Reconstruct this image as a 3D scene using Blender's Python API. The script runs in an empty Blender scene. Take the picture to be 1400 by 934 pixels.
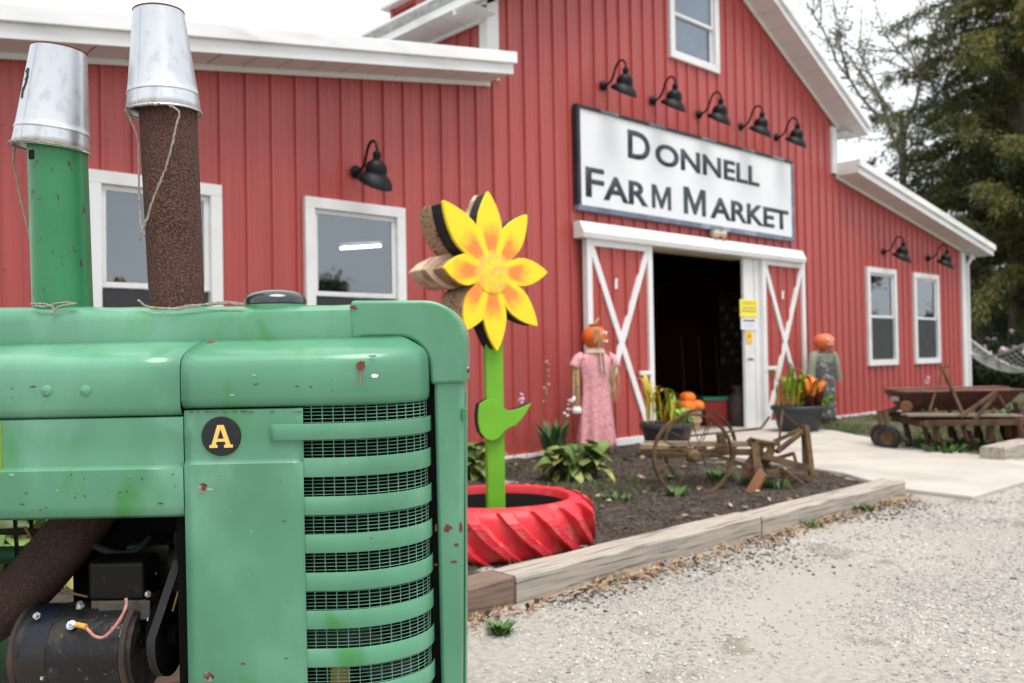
import bpy, bmesh, math, random
import numpy as np
from mathutils import Vector, Matrix, Euler, noise
random.seed(7); NPR = np.random.default_rng(11)
S = bpy.context.scene
COL = S.collection
pi = math.pi; rad = math.radians

# ------------------------------------------------------------------ camera
F_PX, PHI, ROLL, PITCH, CAM_D, CAM_H = 1195.85, 0.824884, -0.017339, 0.01779, 6.78344, 1.083985
O = Vector((0, -CAM_D, CAM_H))
FW = Vector((math.cos(PHI)*math.cos(PITCH), math.sin(PHI)*math.cos(PITCH), math.sin(PITCH)))
_r = Vector((math.sin(PHI), -math.cos(PHI), 0)); _u = _r.cross(FW)
R2 = _r*math.cos(ROLL) + _u*math.sin(ROLL); U2 = -_r*math.sin(ROLL) + _u*math.cos(ROLL)
cd = bpy.data.cameras.new('camera'); cam = bpy.data.objects.new('camera', cd); COL.objects.link(cam)
cd.sensor_width = 36; cd.lens = F_PX/1400*36; cd.clip_start = .05; cd.clip_end = 800
cd.dof.use_dof = True; cd.dof.focus_distance = 1.95; cd.dof.aperture_fstop = 4.0
_m = Matrix((R2, U2, -FW)).transposed().to_4x4(); _m.translation = O
cam.matrix_world = _m
S.camera = cam
# ------------------------------------------------------------------ sky, sun, exposure
SUN_EL, SUN_AZ = rad(72), rad(195)          # azimuth: direction towards the sun measured from +Y clockwise
wd = bpy.data.worlds.new('World'); S.world = wd; wd.use_nodes = True
nt = wd.node_tree; nt.nodes.clear()
def wn(t, **k):
    n = nt.nodes.new(t)
    for a, b in k.items(): setattr(n, a, b)
    return n
sky = wn('ShaderNodeTexSky', sky_type='NISHITA', sun_disc=False, sun_elevation=SUN_EL, sun_rotation=SUN_AZ)
bg1 = wn('ShaderNodeBackground'); bg1.inputs[1].default_value = .1; nt.links.new(sky.outputs[0], bg1.inputs[0])
tc = wn('ShaderNodeTexCoord'); mp = wn('ShaderNodeMapping'); mp.inputs['Scale'].default_value = (1.2, 1.2, 4)
nz = wn('ShaderNodeTexNoise'); nz.inputs['Scale'].default_value = 1.6; nz.inputs['Detail'].default_value = 5
cr = wn('ShaderNodeValToRGB'); cr.color_ramp.elements[0].position = .25; cr.color_ramp.elements[1].position = .58
cr.color_ramp.elements[0].color = (.64, .71, .80, 1); cr.color_ramp.elements[1].color = (1, 1, 1, 1)
nt.links.new(tc.outputs['Generated'], mp.inputs[0]); nt.links.new(mp.outputs[0], nz.inputs['Vector']); nt.links.new(nz.outputs[0], cr.inputs[0])
bg2 = wn('ShaderNodeBackground'); bg2.inputs[1].default_value = 1.0; nt.links.new(cr.outputs[0], bg2.inputs[0])
mx = wn('ShaderNodeMixShader'); mx.inputs[0].default_value = .86
nt.links.new(bg1.outputs[0], mx.inputs[1]); nt.links.new(bg2.outputs[0], mx.inputs[2])
wo = wn('ShaderNodeOutputWorld'); nt.links.new(mx.outputs[0], wo.inputs[0])
sl = bpy.data.lights.new('sun', 'SUN'); sl.energy = 2.5; sl.angle = rad(38); sl.color = (1, .96, .9)
sun = bpy.data.objects.new('sun', sl); COL.objects.link(sun)
_sd = Vector((math.sin(SUN_AZ)*math.cos(SUN_EL), math.cos(SUN_AZ)*math.cos(SUN_EL), math.sin(SUN_EL)))
sun.rotation_euler = _sd.to_track_quat('Z', 'Y').to_euler(); sun.location = (0, -20, 30)
vs = S.view_settings; vs.view_transform = 'Standard'; vs.look = 'None'; vs.exposure = .62; vs.gamma = 1; vs.use_curve_mapping = False

# ------------------------------------------------------------------ measuring helpers: a sight line at a known depth or on a known plane
def W(x, y, z): return O + (FW + R2*((x-700)/F_PX) - U2*((y-467)/F_PX))*z
def onY(x, y, Y):
    d = W(x, y, 1)-O; return O + d*((Y-O.y)/d.y)
def onZ(x, y, Z=0.):
    d = W(x, y, 1)-O; return O + d*((Z-O.z)/d.z)

# ------------------------------------------------------------------ materials
MATS = {}
def mat(name, col, rough=.6, metal=0., var=.12, scale=6., col2=None, thr=.6, soft=.08, scale2=4., bump=0., bscale=60., spec=.4,
        stretch=(1, 1, 1), island=0., rnd=0., coat=0., col3=None, thr3=.62, scale3=14., soft3=.03, col4=None, thr4=.7, scale4=40., coord='Object'):
    if name in MATS: return MATS[name]
    m = bpy.data.materials.new(name); m.use_nodes = True; t = m.node_tree; N = t.nodes; L = t.links
    b = N['Principled BSDF']
    b.inputs['Roughness'].default_value = rough; b.inputs['Metallic'].default_value = metal
    b.inputs['Specular IOR Level'].default_value = spec
    if coat: b.inputs['Coat Weight'].default_value = coat; b.inputs['Coat Roughness'].default_value = .15
    tc = N.new('ShaderNodeTexCoord'); mp = N.new('ShaderNodeMapping'); mp.inputs['Scale'].default_value = stretch
    L.new(tc.outputs[coord], mp.inputs[0])
    def nz(sc, det=4):
        n = N.new('ShaderNodeTexNoise'); n.inputs['Scale'].default_value = sc; n.inputs['Detail'].default_value = det
        L.new(mp.outputs[0], n.inputs['Vector']); return n.outputs[0]
    def mix(fac, a, c):
        x = N.new('ShaderNodeMix'); x.data_type = 'RGBA'
        L.new(fac, x.inputs[0]) if not isinstance(fac, float) else setattr(x.inputs[0], 'default_value', fac)
        for s, v in ((6, a), (7, c)):
            if isinstance(v, tuple): x.inputs[s].default_value = v
            else: L.new(v, x.inputs[s])
        return x.outputs[2]
    def mask(src, lo, hi):
        r = N.new('ShaderNodeMapRange'); r.inputs[1].default_value = lo; r.inputs[2].default_value = hi; r.interpolation_type = 'SMOOTHSTEP'
        L.new(src, r.inputs[0]); return r.outputs[0]
    c4 = lambda c, k=1: (min(c[0]*k, 1), min(c[1]*k, 1), min(c[2]*k, 1), 1)
    o = mix(mask(nz(scale), .25, .75), c4(col, 1-var), c4(col, 1+var))
    if col2: o = mix(mask(nz(scale2, 6), thr-soft, thr+soft), o, c4(col2))
    if col3: o = mix(mask(nz(scale3, 8), thr3-soft3, thr3+soft3), o, c4(col3))
    if col4: o = mix(mask(nz(scale4, 3), thr4-.015, thr4+.015), o, c4(col4))
    if island or rnd:
        if island: src = N.new('ShaderNodeNewGeometry').outputs['Random Per Island']; k = island
        else: src = N.new('ShaderNodeObjectInfo').outputs['Random']; k = rnd
        hv = N.new('ShaderNodeHueSaturation'); mr = N.new('ShaderNodeMapRange'); mr.inputs[3].default_value = 1-k; mr.inputs[4].default_value = 1+k
        L.new(src, mr.inputs[0]); L.new(mr.outputs[0], hv.inputs['Value']); L.new(o, hv.inputs['Color']); o = hv.outputs[0]
    L.new(o, b.inputs['Base Color'])
    if bump:
        bp = N.new('ShaderNodeBump'); bp.inputs['Strength'].default_value = bump; bp.inputs['Distance'].default_value = .01
        L.new(nz(bscale, 5), bp.inputs['Height']); L.new(bp.outputs[0], b.inputs['Normal'])
    rr = N.new('ShaderNodeMapRange'); rr.inputs[3].default_value = max(rough-.08, .02); rr.inputs[4].default_value = min(rough+.08, 1)
    L.new(nz(scale*2.3), rr.inputs[0]); L.new(rr.outputs[0], b.inputs['Roughness'])
    MATS[name] = m; return m
def emit(name, col, s):
    m = bpy.data.materials.new(name); m.use_nodes = True; b = m.node_tree.nodes['Principled BSDF']
    b.inputs['Base Color'].default_value = (*col, 1); b.inputs['Emission Color'].default_value = (*col, 1); b.inputs['Emission Strength'].default_value = s
    return m
def glass(name, refl_boost=1.0):
    m = bpy.data.materials.new(name); m.use_nodes = True; t = m.node_tree; N = t.nodes; L = t.links
    N.remove(N['Principled BSDF']); out = N['Material Output']
    tr = N.new('ShaderNodeBsdfTransparent'); tr.inputs[0].default_value = (.72, .78, .78, 1)
    gl = N.new('ShaderNodeBsdfGlossy'); gl.inputs['Roughness'].default_value = .02; gl.inputs[0].default_value = (.82, .92, 1, 1)
    fr = N.new('ShaderNodeFresnel'); fr.inputs[0].default_value = 2.7
    nz = N.new('ShaderNodeTexNoise'); nz.inputs['Scale'].default_value = 1.4; bp = N.new('ShaderNodeBump'); bp.inputs['Strength'].default_value = .05
    tcn = N.new('ShaderNodeTexCoord'); L.new(tcn.outputs['Object'], nz.inputs['Vector'])
    L.new(nz.outputs[0], bp.inputs['Height']); L.new(bp.outputs[0], gl.inputs['Normal'])
    x = N.new('ShaderNodeMixShader'); L.new(fr.outputs[0], x.inputs[0]); L.new(tr.outputs[0], x.inputs[1]); L.new(gl.outputs[0], x.inputs[2])
    L.new(x.outputs[0], out.inputs[0]); return m

RED = mat('barn_red_steel', (.395, .068, .060), .40, var=.10, scale=1.1, col2=(.345, .056, .050), thr=.60, scale2=.9, soft=.2, stretch=(9, 9, .5), spec=.5)
DOORRED = mat('door_red_steel', (.385, .066, .057), .45, var=.08, scale=2, stretch=(6, 6, .6))
WHITE = mat('white_trim', (.72, .725, .725), .45, var=.04, scale=3, col2=(.60, .59, .56), thr=.68, scale2=2.5, soft=.15)
WHITE2 = mat('white_soffit', (.70, .70, .69), .6, var=.04, scale=3)
FASCIA = mat('white_fascia', (.74, .75, .75), .4, var=.05, scale=2, col2=(.52, .50, .46), thr=.66, scale2=1.6, soft=.18, stretch=(.8, 1, 4))
SHINGLE = mat('grey_shingle', (.30, .30, .29), .85, var=.3, scale=12)
BLACK = mat('black_lamp', (.005, .005, .006), .5, var=.2, scale=9, spec=.2)
CREAM = mat('lamp_inside', (.75, .73, .68), .4)
GLASS = glass('window_glass')
SCREEN = mat('screen_dark_reflection', (.030, .034, .036), .55, var=.15, scale=3, spec=.35)
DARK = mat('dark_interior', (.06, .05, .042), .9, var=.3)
CONC = mat('concrete', (.44, .405, .365), .85, var=.08, scale=2.2, col2=(.365, .33, .29), thr=.58, scale2=1.3, soft=.15, bump=.15, bscale=90)
GRAVELBED = mat('gravel_ground', (.315, .293, .262), .95, var=.26, scale=34, col2=(.365, .338, .298), thr=.52, scale2=.8, soft=.16, bump=.8, bscale=95, col3=(.23, .20, .165), thr3=.63, scale3=1.7)
STONE = mat('gravel_stone', (.335, .318, .292), .9, var=.12, scale=30, island=.36, col2=(.40, .38, .35), thr=.55, scale2=1.4)
SOIL = mat('mulch_soil', (.050, .039, .030), .95, var=.45, scale=14, bump=1., bscale=70, col2=(.095, .075, .058), thr=.62, scale2=3)
CHIP = mat('mulch_chip', (.062, .047, .036), .92, var=.3, scale=20, island=.7)
TIMBER = mat('weathered_timber', (.38, .335, .29), .9, var=.20, scale=7, stretch=(.5, 9, 12), col2=(.16, .13, .105), thr=.60, scale2=5, soft=.07, bump=.5, bscale=40)
TIMBERB = mat('brown_timber', (.20, .135, .105), .9, var=.2, scale=7, stretch=(.6, 9, 12), col2=(.11, .075, .06), thr=.6, scale2=5, bump=.5, bscale=40)
LAWN = mat('lawn', (.055, .066, .030), .95, var=.4, scale=5, col2=(.12, .095, .06), thr=.55, scale2=1.5, bump=.8, bscale=50)
GREEN = mat('tractor_green', (.078, .258, .148), .36, var=.22, scale=2.6, col2=(.042, .225, .062), thr=.635, scale2=7.5, soft=.06, spec=.5, coat=.3, stretch=(1, 1, .6), bump=.08, bscale=9, col3=(.130, .335, .215), thr3=.60, scale3=4.2, soft3=.14)
DKGREEN = mat('tractor_green_pipe', (.028, .205, .078), .36, var=.14, scale=6, col3=(.075, .028, .018), thr3=.655, scale3=60, spec=.45, stretch=(1, 1, .6))
SHADEGREEN = mat('chassis_green_shade', (.02, .10, .04), .55, var=.25, scale=8, col2=(.018, .016, .013), thr=.5, scale2=7)  # darker copy of the tractor green: bay shade put into the colour
RUST = mat('rusty_pipe', (.050, .021, .016), .92, var=.25, scale=9, col2=(.125, .058, .044), thr=.52, scale2=210, soft=.07, bump=.6, bscale=240, col3=(.19, .14, .12), thr3=.67, scale3=230)
RUSTSPOT = mat('rust_spot', (.16, .045, .025), .9, var=.35, scale=150)
RUSTFARM = mat('rusty_iron', (.125, .078, .035), .9, var=.3, scale=12, col2=(.062, .034, .018), thr=.55, scale2=8, soft=.12, bump=.4, bscale=60)
RUSTRED = mat('rusty_red_hopper', (.066, .022, .018), .8, var=.3, scale=5, col2=(.13, .055, .034), thr=.64, scale2=4, soft=.12, bump=.2)
OLDWOOD = mat('old_wood', (.27, .20, .13), .9, var=.25, scale=9, stretch=(1, 6, 6))
GALV = mat('galvanized', (.60, .62, .64), .33, metal=.85, var=.10, scale=5, col2=(.50, .52, .54), thr=.60, scale2=45, soft=.12, bump=.02, bscale=40, spec=.5, stretch=(1, 1, .6))
RUSTEDGE = mat('bucket_rust_edge', (.13, .06, .03), .85, metal=.2, var=.3, scale=60)
BLKMET = mat('engine_black', (.007, .007, .008), .42, var=.5, scale=16, col2=(.028, .023, .019), thr=.58, scale2=18, spec=.4, bump=.25, bscale=90, col4=(.10, .075, .055), thr4=.68, scale4=45)
GENBLUE = mat('generator_paint', (.007, .010, .020), .38, var=.4, scale=10, col2=(.022, .02, .018), thr=.58, scale2=11, spec=.3)
SHADEBLACK = mat('shade_black', (.003, .003, .003), .85, var=.3, spec=.1)  # near black: deep shade inside the tractor put into the base colour
RUBBER = mat('rubber', (.022, .022, .022), .75, var=.25, scale=20)
STEEL = mat('bolt_steel', (.45, .44, .42), .4, metal=.8, var=.2, scale=50, col2=(.14, .06, .03), thr=.55, scale2=60)
TWINE = mat('twine', (.36, .31, .255), .95, var=.25, scale=120, bump=.8, bscale=400)
YELLOWD = mat('decal_yellow', (.80, .52, .14), .5, var=.05)
BADGEB = mat('badge_black', (.008, .010, .014), .5, var=.2, col2=(.03, .05, .04), thr=.7, scale2=90)
MESHG = mat('grille_wire', (.15, .33, .24), .5, var=.2, scale=30)
TYRERED = mat('red_painted_tyre', (.66, .026, .038), .45, var=.14, scale=9, col2=(.68, .12, .12), thr=.60, scale2=7, soft=.12, spec=.5, bump=.15, bscale=45, col4=(.14, .07, .055), thr4=.70, scale4=22)
TYREIN = mat('tyre_inside', (.014, .013, .012), .9, var=.3)
STEMG = mat('flower_green', (.145, .42, .020), .45, var=.07, scale=5)
PBLACK = mat('black_painted_edge', (.010, .010, .010), .6, var=.3)
RAWWOOD = mat('cut_log_wood', (.46, .29, .18), .85, var=.3, scale=6, stretch=(2, 7, 14), col2=(.085, .05, .034), thr=.56, scale2=6, soft=.08, bump=.6, bscale=40)
PALEWOOD = mat('pale_wood', (.66, .47, .34), .85, var=.15, scale=8, col2=(.30, .19, .12), thr=.60, scale2=9, soft=.10)
SIGNW = mat('sign_white', (.74, .76, .78), .5, var=.03, scale=2)
SIGNK = mat('sign_frame_dark', (.022, .026, .036), .55, var=.3, scale=3)
SIGNB = mat('sign_frame_bluegrey', (.14, .17, .23), .55, var=.25, scale=4, col2=(.28, .32, .38), thr=.6, scale2=3)
INK = mat('sign_lettering', (.045, .055, .068), .6, var=.12, scale=9, col2=(.14, .16, .18), thr=.70, scale2=12)
POT = mat('dark_plastic_pot', (.035, .037, .041), .55, var=.15, scale=5)
PUMPKIN = mat('pumpkin_orange', (.62, .13, .018), .5, var=.15, scale=5)
PUMPKIN2 = mat('foam_pumpkin_coral', (.62, .15, .06), .55, var=.12, scale=5)
PINK = mat('pink_floral_dress', (.70, .34, .37), .9, var=.10, scale=18, col2=(.42, .10, .14), thr=.60, scale2=55, soft=.05, col3=(.78, .55, .55), thr3=.64, scale3=42)
CREAMCL = mat('cream_cloth', (.68, .58, .46), .95, var=.1)
STRAW = mat('straw', (.52, .36, .19), .95, var=.25, scale=20, island=.3)
CAMO = mat('charcoal_print_overalls', (.075, .075, .072), .95, var=.3, scale=12, col2=(.34, .34, .31), thr=.60, scale2=22, soft=.05)
SHIRT = mat('sage_shirt', (.21, .225, .165), .95, var=.12)
PAINTW = mat('white_paint_dab', (.8, .8, .78), .6, var=.03)
LEAFG = mat('hosta_leaf', (.125, .185, .048), .5, var=.25, scale=6, rnd=.45, col2=(.30, .27, .07), thr=.60, scale2=7, soft=.12, spec=.35)
LEAFD = mat('dark_leaf', (.035, .10, .022), .5, var=.25, scale=6, rnd=.4, island=.4)
WEED = mat('weed_green', (.062, .135, .03), .55, var=.2, scale=8, island=.35)
CROT = [mat('croton_green', (.17, .30, .02), .45, var=.2, rnd=.3), mat('croton_yellow', (.52, .40, .03), .45, var=.2, rnd=.3), mat('croton_orange', (.68, .19, .02), .45, var=.2, rnd=.3), mat('croton_maroon', (.10, .022, .02), .5, var=.2, rnd=.3)]
TWIGB = mat('pale_twig_bark', (.17, .15, .125), .95, var=.25, scale=5)
BARK = mat('bark', (.075, .058, .045), .95, var=.35, scale=7, stretch=(1, 1, .3), bump=.9, bscale=20)
NEEDLE = mat('conifer_foliage', (.050, .064, .016), .75, var=.3, scale=.5, island=.45, col2=(.120, .118, .020), thr=.56, scale2=.45, soft=.12)
LEAFY = mat('broadleaf_foliage', (.075, .09, .025), .7, var=.3, scale=.6, island=.5)
BUSHM = mat('shrub_foliage', (.035, .065, .018), .7, var=.3, scale=2, island=.5)
BLOSSOM = mat('pale_blossom', (.75, .52, .62), .8, var=.12)
NETM = mat('pale_netting', (.42, .42, .40), .9, var=.1)
DRYG = mat('dry_grass', (.40, .29, .17), .95, var=.2, scale=10, island=.35)
BINRED = mat('red_bin', (.30, .02, .02), .5); BINGRN = mat('green_lid', (.02, .16, .09), .5)
BASKET = mat('basket_wood', (.42, .27, .16), .8, var=.2, scale=8)
NYEL = mat('notice_yellow', (.80, .72, .08), .5, var=.03); NGOLD = mat('notice_gold', (.80, .48, .02), .5, var=.03); NWHITE = mat('notice_white', (.72, .72, .80), .5, var=.03)
NINK = mat('notice_ink', (.07, .06, .06), .6); NHEAD = mat('notice_header', (.66, .50, .02), .5)

# flower paint: yellow petals, orange strokes near the heart
def flower_mat():
    m = bpy.data.materials.new('flower_paint'); m.use_nodes = True; t = m.node_tree; N = t.nodes; L = t.links; b = N['Principled BSDF']
    b.inputs['Roughness'].default_value = .45
    tc = N.new('ShaderNodeTexCoord'); sx = N.new('ShaderNodeSeparateXYZ'); L.new(tc.outputs['Object'], sx.inputs[0])
    def ma(op, a, c=None):
        n = N.new('ShaderNodeMath'); n.operation = op
        for i, v in enumerate((a, c)):
            if v is None: continue
            if isinstance(v, (int, float)): n.inputs[i].default_value = v
            else: L.new(v, n.inputs[i])
        return n.outputs[0]
    r = ma('SQRT', ma('ADD', ma('MULTIPLY', sx.outputs[0], sx.outputs[0]), ma('MULTIPLY', sx.outputs[2], sx.outputs[2])))
    ang = ma('ARCTAN2', sx.outputs[2], sx.outputs[0])
    nz = N.new('ShaderNodeTexNoise'); nz.inputs['Scale'].default_value = 26; nz.inputs['Detail'].default_value = 5; L.new(tc.outputs['Object'], nz.inputs['Vector'])
    rn = ma('ADD', r, ma('MULTIPLY', ma('SUBTRACT', nz.outputs[0], .5), .10))
    def sm(s, lo, hi):
        n = N.new('ShaderNodeMapRange'); n.interpolation_type = 'SMOOTHSTEP'; n.inputs[1].default_value = lo; n.inputs[2].default_value = hi; L.new(s, n.inputs[0]); return n.outputs[0]
    ring = ma('MULTIPLY', sm(rn, .07, .15), ma('SUBTRACT', 1, sm(rn, .18, .30)))
    petal = sm(ma('COSINE', ma('MULTIPLY', ang, 8)), -.95, .1)
    fac = ma('MULTIPLY', ring, petal)
    x = N.new('ShaderNodeMix'); x.data_type = 'RGBA'; x.inputs[6].default_value = (.90, .66, .012, 1); x.inputs[7].default_value = (.82, .24, .04, 1); L.new(fac, x.inputs[0])
    cen = ma('MULTIPLY', ma('SUBTRACT', 1, sm(rn, .10, .13)), sm(nz.outputs[0], .35, .65))
    y = N.new('ShaderNodeMix'); y.data_type = 'RGBA'; L.new(x.outputs[2], y.inputs[6]); y.inputs[7].default_value = (.84, .45, .10, 1); L.new(cen, y.inputs[0])
    L.new(y.outputs[2], b.inputs['Base Color']); return m
FLOWER = flower_mat()

# ------------------------------------------------------------------ mesh builder
class M:
    def __init__(s): s.v = []; s.f = []
    def add(s, vs, fs):
        n = len(s.v); s.v += [tuple(v) for v in vs]; s.f += [tuple(i+n for i in f) for f in fs]; return s
    def box(s, x0, x1, y0, y1, z0, z1):
        return s.add([(x0, y0, z0), (x1, y0, z0), (x1, y1, z0), (x0, y1, z0), (x0, y0, z1), (x1, y0, z1), (x1, y1, z1), (x0, y1, z1)],
                     [(0, 3, 2, 1), (4, 5, 6, 7), (0, 1, 5, 4), (1, 2, 6, 5), (2, 3, 7, 6), (3, 0, 4, 7)])
    def bar(s, a, b, w, h, up=(0, 0, 1)):      # rectangular bar from a to b
        a, b = Vector(a), Vector(b); d = (b-a).normalized(); u = Vector(up); x = d.cross(u)
        if x.length < 1e-4: x = d.cross(Vector((1, 0, 0)))
        x.normalize(); u = x.cross(d); vs = []
        for p in (a, b):
            for i, j in ((-1, -1), (1, -1), (1, 1), (-1, 1)): vs.append(p + x*(i*w/2) + u*(j*h/2))
        return s.add(vs, [(0, 1, 2, 3), (7, 6, 5, 4), (0, 4, 5, 1), (1, 5, 6, 2), (2, 6, 7, 3), (3, 7, 4, 0)])
    def tube(s, pts, r, n=10, cap=True):
        pts = [Vector(p) for p in pts]; k = len(pts); rs = r if isinstance(r, (list, tuple)) else [r]*k
        t0 = (pts[1]-pts[0]).normalized(); ref = Vector((0, 0, 1)) if abs(t0.z) < .9 else Vector((1, 0, 0))
        x = t0.cross(ref).normalized(); vs = []
        for i, p in enumerate(pts):
            t = (pts[min(i+1, k-1)]-pts[max(i-1, 0)]).normalized()
            x = (x - t*x.dot(t)).normalized(); y = t.cross(x)
            for j in range(n):
                a = 2*pi*j/n; vs.append(p + (x*math.cos(a)+y*math.sin(a))*rs[i])
        fs = [(i*n+j, i*n+(j+1) % n, (i+1)*n+(j+1) % n, (i+1)*n+j) for i in range(k-1) for j in range(n)]
        if cap: fs += [tuple(range(n))[::-1], tuple(range((k-1)*n, k*n))]
        return s.add(vs, fs)
    def lathe(s, prof, c=(0, 0, 0), axis=(0, 0, 1), n=24, sx=1, sy=1, cap=False):   # prof: (radius, along)
        ax = Vector(axis).normalized(); ref = Vector((0, 1, 0)) if abs(ax.y) < .9 else Vector((1, 0, 0))
        x = ref.cross(ax).normalized(); y = ax.cross(x); c = Vector(c); vs = []
        for r, h in prof:
            for j in range(n):
                a = 2*pi*j/n; vs.append(c + ax*h + x*(r*math.cos(a)*sx) + y*(r*math.sin(a)*sy))
        k = len(prof)
        fs = [(i*n+j, i*n+(j+1) % n, (i+1)*n+(j+1) % n, (i+1)*n+j) for i in range(k-1) for j in range(n)]
        if cap: fs += [tuple(range(n))[::-1], tuple(range((k-1)*n, k*n))]
        return s.add(vs, fs)
    def prism(s, poly, f0, f1):        # poly list of 2D, f0/f1 map 2D->3D
        n = len(poly)
        return s.add([f0(*p) for p in poly]+[f1(*p) for p in poly], [tuple(range(n)), tuple(range(2*n-1, n-1, -1))]+[(i, n+i, n+(i+1) % n, (i+1) % n) for i in range(n)])
    def grid(s, rows, closed=False):
        n = len(rows[0]); vs = [p for r in rows for p in r]; m = n if closed else n-1
        return s.add(vs, [(i*n+j, i*n+(j+1) % n, (i+1)*n+(j+1) % n, (i+1)*n+j) for i in range(len(rows)-1) for j in range(m)])
    def xf(s, mtx): s.v = [tuple(mtx @ Vector(v)) for v in s.v]; return s
    def mesh(s, name):
        me = bpy.data.meshes.new(name); me.from_pydata(s.v, [], s.f); me.update(); return me
    def build(s, name, m, parent=None, smooth=False, bevel=0., solid=0., loc=None, fix=True, seg=2):
        me = s.mesh(name)
        if fix:
            bm = bmesh.new(); bm.from_mesh(me); bmesh.ops.recalc_face_normals(bm, faces=bm.faces); bm.to_mesh(me); bm.free()
        return link(name, me, m, parent, smooth, bevel, solid, loc, seg)
def link(name, me, m, parent=None, smooth=False, bevel=0., solid=0., loc=None, seg=2):
    if m and not me.materials: me.materials.append(m)
    o = bpy.data.objects.new(name, me); COL.objects.link(o); o.parent = parent
    if loc is not None: o.location = loc
    if smooth:
        for p in me.polygons: p.use_smooth = True
        try: me.set_sharp_from_angle(angle=rad(42))
        except Exception: pass
    if solid:
        q = o.modifiers.new('solid', 'SOLIDIFY'); q.thickness = abs(solid); q.offset = -1 if solid > 0 else 0
    if bevel:
        q = o.modifiers.new('bevel', 'BEVEL'); q.width = bevel; q.segments = seg; q.limit_method = 'ANGLE'; q.angle_limit = rad(35)
    return o
def tag(o, label=None, cat=None, group=None, kind=None):
    if label: o['label'] = label
    if cat: o['category'] = cat
    if group: o['group'] = group
    if kind: o['kind'] = kind
    return o
def thing(name, label, cat, loc=(0, 0, 0), rz=0., group=None, mtx=None):
    o = bpy.data.objects.new(name, None); COL.objects.link(o); o.empty_display_size = .1
    if mtx is not None: o.matrix_world = mtx
    else: o.location = loc; o.rotation_euler = (0, 0, rz)
    return tag(o, label, cat, group)
def struct(o): o['kind'] = 'structure'; return o
def dup(root, loc=None, rz=None, label=None):
    r = root.copy(); COL.objects.link(r)
    if loc is not None: r.location = loc
    if rz is not None: r.rotation_euler = (0, 0, rz)
    if label: r['label'] = label
    for ch in list(root.children):
        c = ch.copy(); COL.objects.link(c); c.parent = r
        for g in list(ch.children):
            d = g.copy(); COL.objects.link(d); d.parent = c
    return r
def npmesh(name, V, Fc):               # numpy vertices (n,3), faces (m,k)
    me = bpy.data.meshes.new(name); k = Fc.shape[1]; m = len(Fc)
    me.vertices.add(len(V)); me.vertices.foreach_set('co', np.asarray(V, np.float32).ravel())
    me.loops.add(m*k); me.loops.foreach_set('vertex_index', np.asarray(Fc, np.int32).ravel())
    me.polygons.add(m); me.polygons.foreach_set('loop_start', np.arange(0, m*k, k, dtype=np.int32))
    me.update(calc_edges=True); me.validate(); return me
def text_mesh(txt, bold=.0):
    cu = bpy.data.curves.new('lettering', 'FONT'); cu.body = txt; cu.size = 1; cu.offset = bold; cu.resolution_u = 4
    o = bpy.data.objects.new('lettering', cu); COL.objects.link(o)
    dg = bpy.context.evaluated_depsgraph_get(); me = bpy.data.meshes.new_from_object(o.evaluated_get(dg))
    bpy.data.objects.remove(o); return me
def text_fit(name, txt, x0, x1, z0, z1, y, m, parent, bold=0.):
    me = text_mesh(txt, bold); xs = [v.co.x for v in me.vertices]; ys = [v.co.y for v in me.vertices]
    a, b, c, d = min(xs), max(xs), min(ys), max(ys)
    for v in me.vertices:
        v.co = (x0+(v.co.x-a)/(b-a)*(x1-x0), y, z0+(v.co.y-c)/(d-c)*(z1-z0))
    me.materials.clear(); o = link(name, me, m, parent, solid=.004); return o
def smooth_pts(pts, sub=6):
    pts = [Vector(p) for p in pts]; out = []
    for i in range(len(pts)-1):
        p0, p1, p2, p3 = pts[max(i-1, 0)], pts[i], pts[i+1], pts[min(i+2, len(pts)-1)]
        for s in range(sub):
            t = s/sub; out.append(.5*((2*p1)+(p2-p0)*t+(2*p0-5*p1+4*p2-p3)*t*t+(3*p1-p0-3*p2+p3)*t**3))
    return out+[pts[-1]]
def in_poly(x, y, P):
    r = False; n = len(P)
    for i in range(n):
        (x1, y1), (x2, y2) = P[i], P[i-1]
        if (y1 > y) != (y2 > y) and x < (x2-x1)*(y-y1)/(y2-y1)+x1: r = not r
    return r

# ================================================================== SETTING: ground, path, bed, lawn
PATH = [(8.55, -.02), (7.85, -1.2), (7.55, -2.2), (7.28, -3.1), (6.72, -3.80), (6.66, -4.40), (8.95, -4.45), (9.02, -4.02), (9.62, -3.0), (10.45, -1.85), (11.08, -1.05), (11.25, -.02)]
BED = [(-3, -3.80), (-3, -.02), (8.4, -.02), (7.78, -1.2), (7.48, -2.2), (7.2, -3.1), (6.62, -3.80)]
g = M(); g.add([(-250, -250, 0), (250, -250, 0), (250, 250, 0), (-250, 250, 0)], [(0, 1, 2, 3)])
struct(g.build('ground', GRAVELBED))
struct(M().prism(PATH, lambda x, y: (x, y, -.02), lambda x, y: (x, y, .035)).build('path', CONC, bevel=.012))
# planting bed: a heightfield clipped to its outline
def field(name, poly, zf, m, step=.12, smooth=True):
    xs = np.arange(min(p[0] for p in poly), max(p[0] for p in poly)+step, step); ys = np.arange(min(p[1] for p in poly), max(p[1] for p in poly)+step, step)
    idx = {}; b = M()
    def vid(i, j):
        if (i, j) not in idx:
            x, y = float(xs[i]), float(ys[j]); idx[(i, j)] = len(b.v); b.v.append((x, y, zf(x, y)))
        return idx[(i, j)]
    for i in range(len(xs)-1):
        for j in range(len(ys)-1):
            if in_poly(xs[i]+step/2, ys[j]+step/2, poly): b.f.append((vid(i, j), vid(i+1, j), vid(i+1, j+1), vid(i, j+1)))
    return struct(b.build(name, m, smooth=smooth))
def bedz(x, y): return .022 + .035*noise.noise(Vector((x*.9, y*.9, 0))) + .022*noise.noise(Vector((x*4, y*4, 3)))
field('planting_bed', BED, bedz, SOIL)
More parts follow.
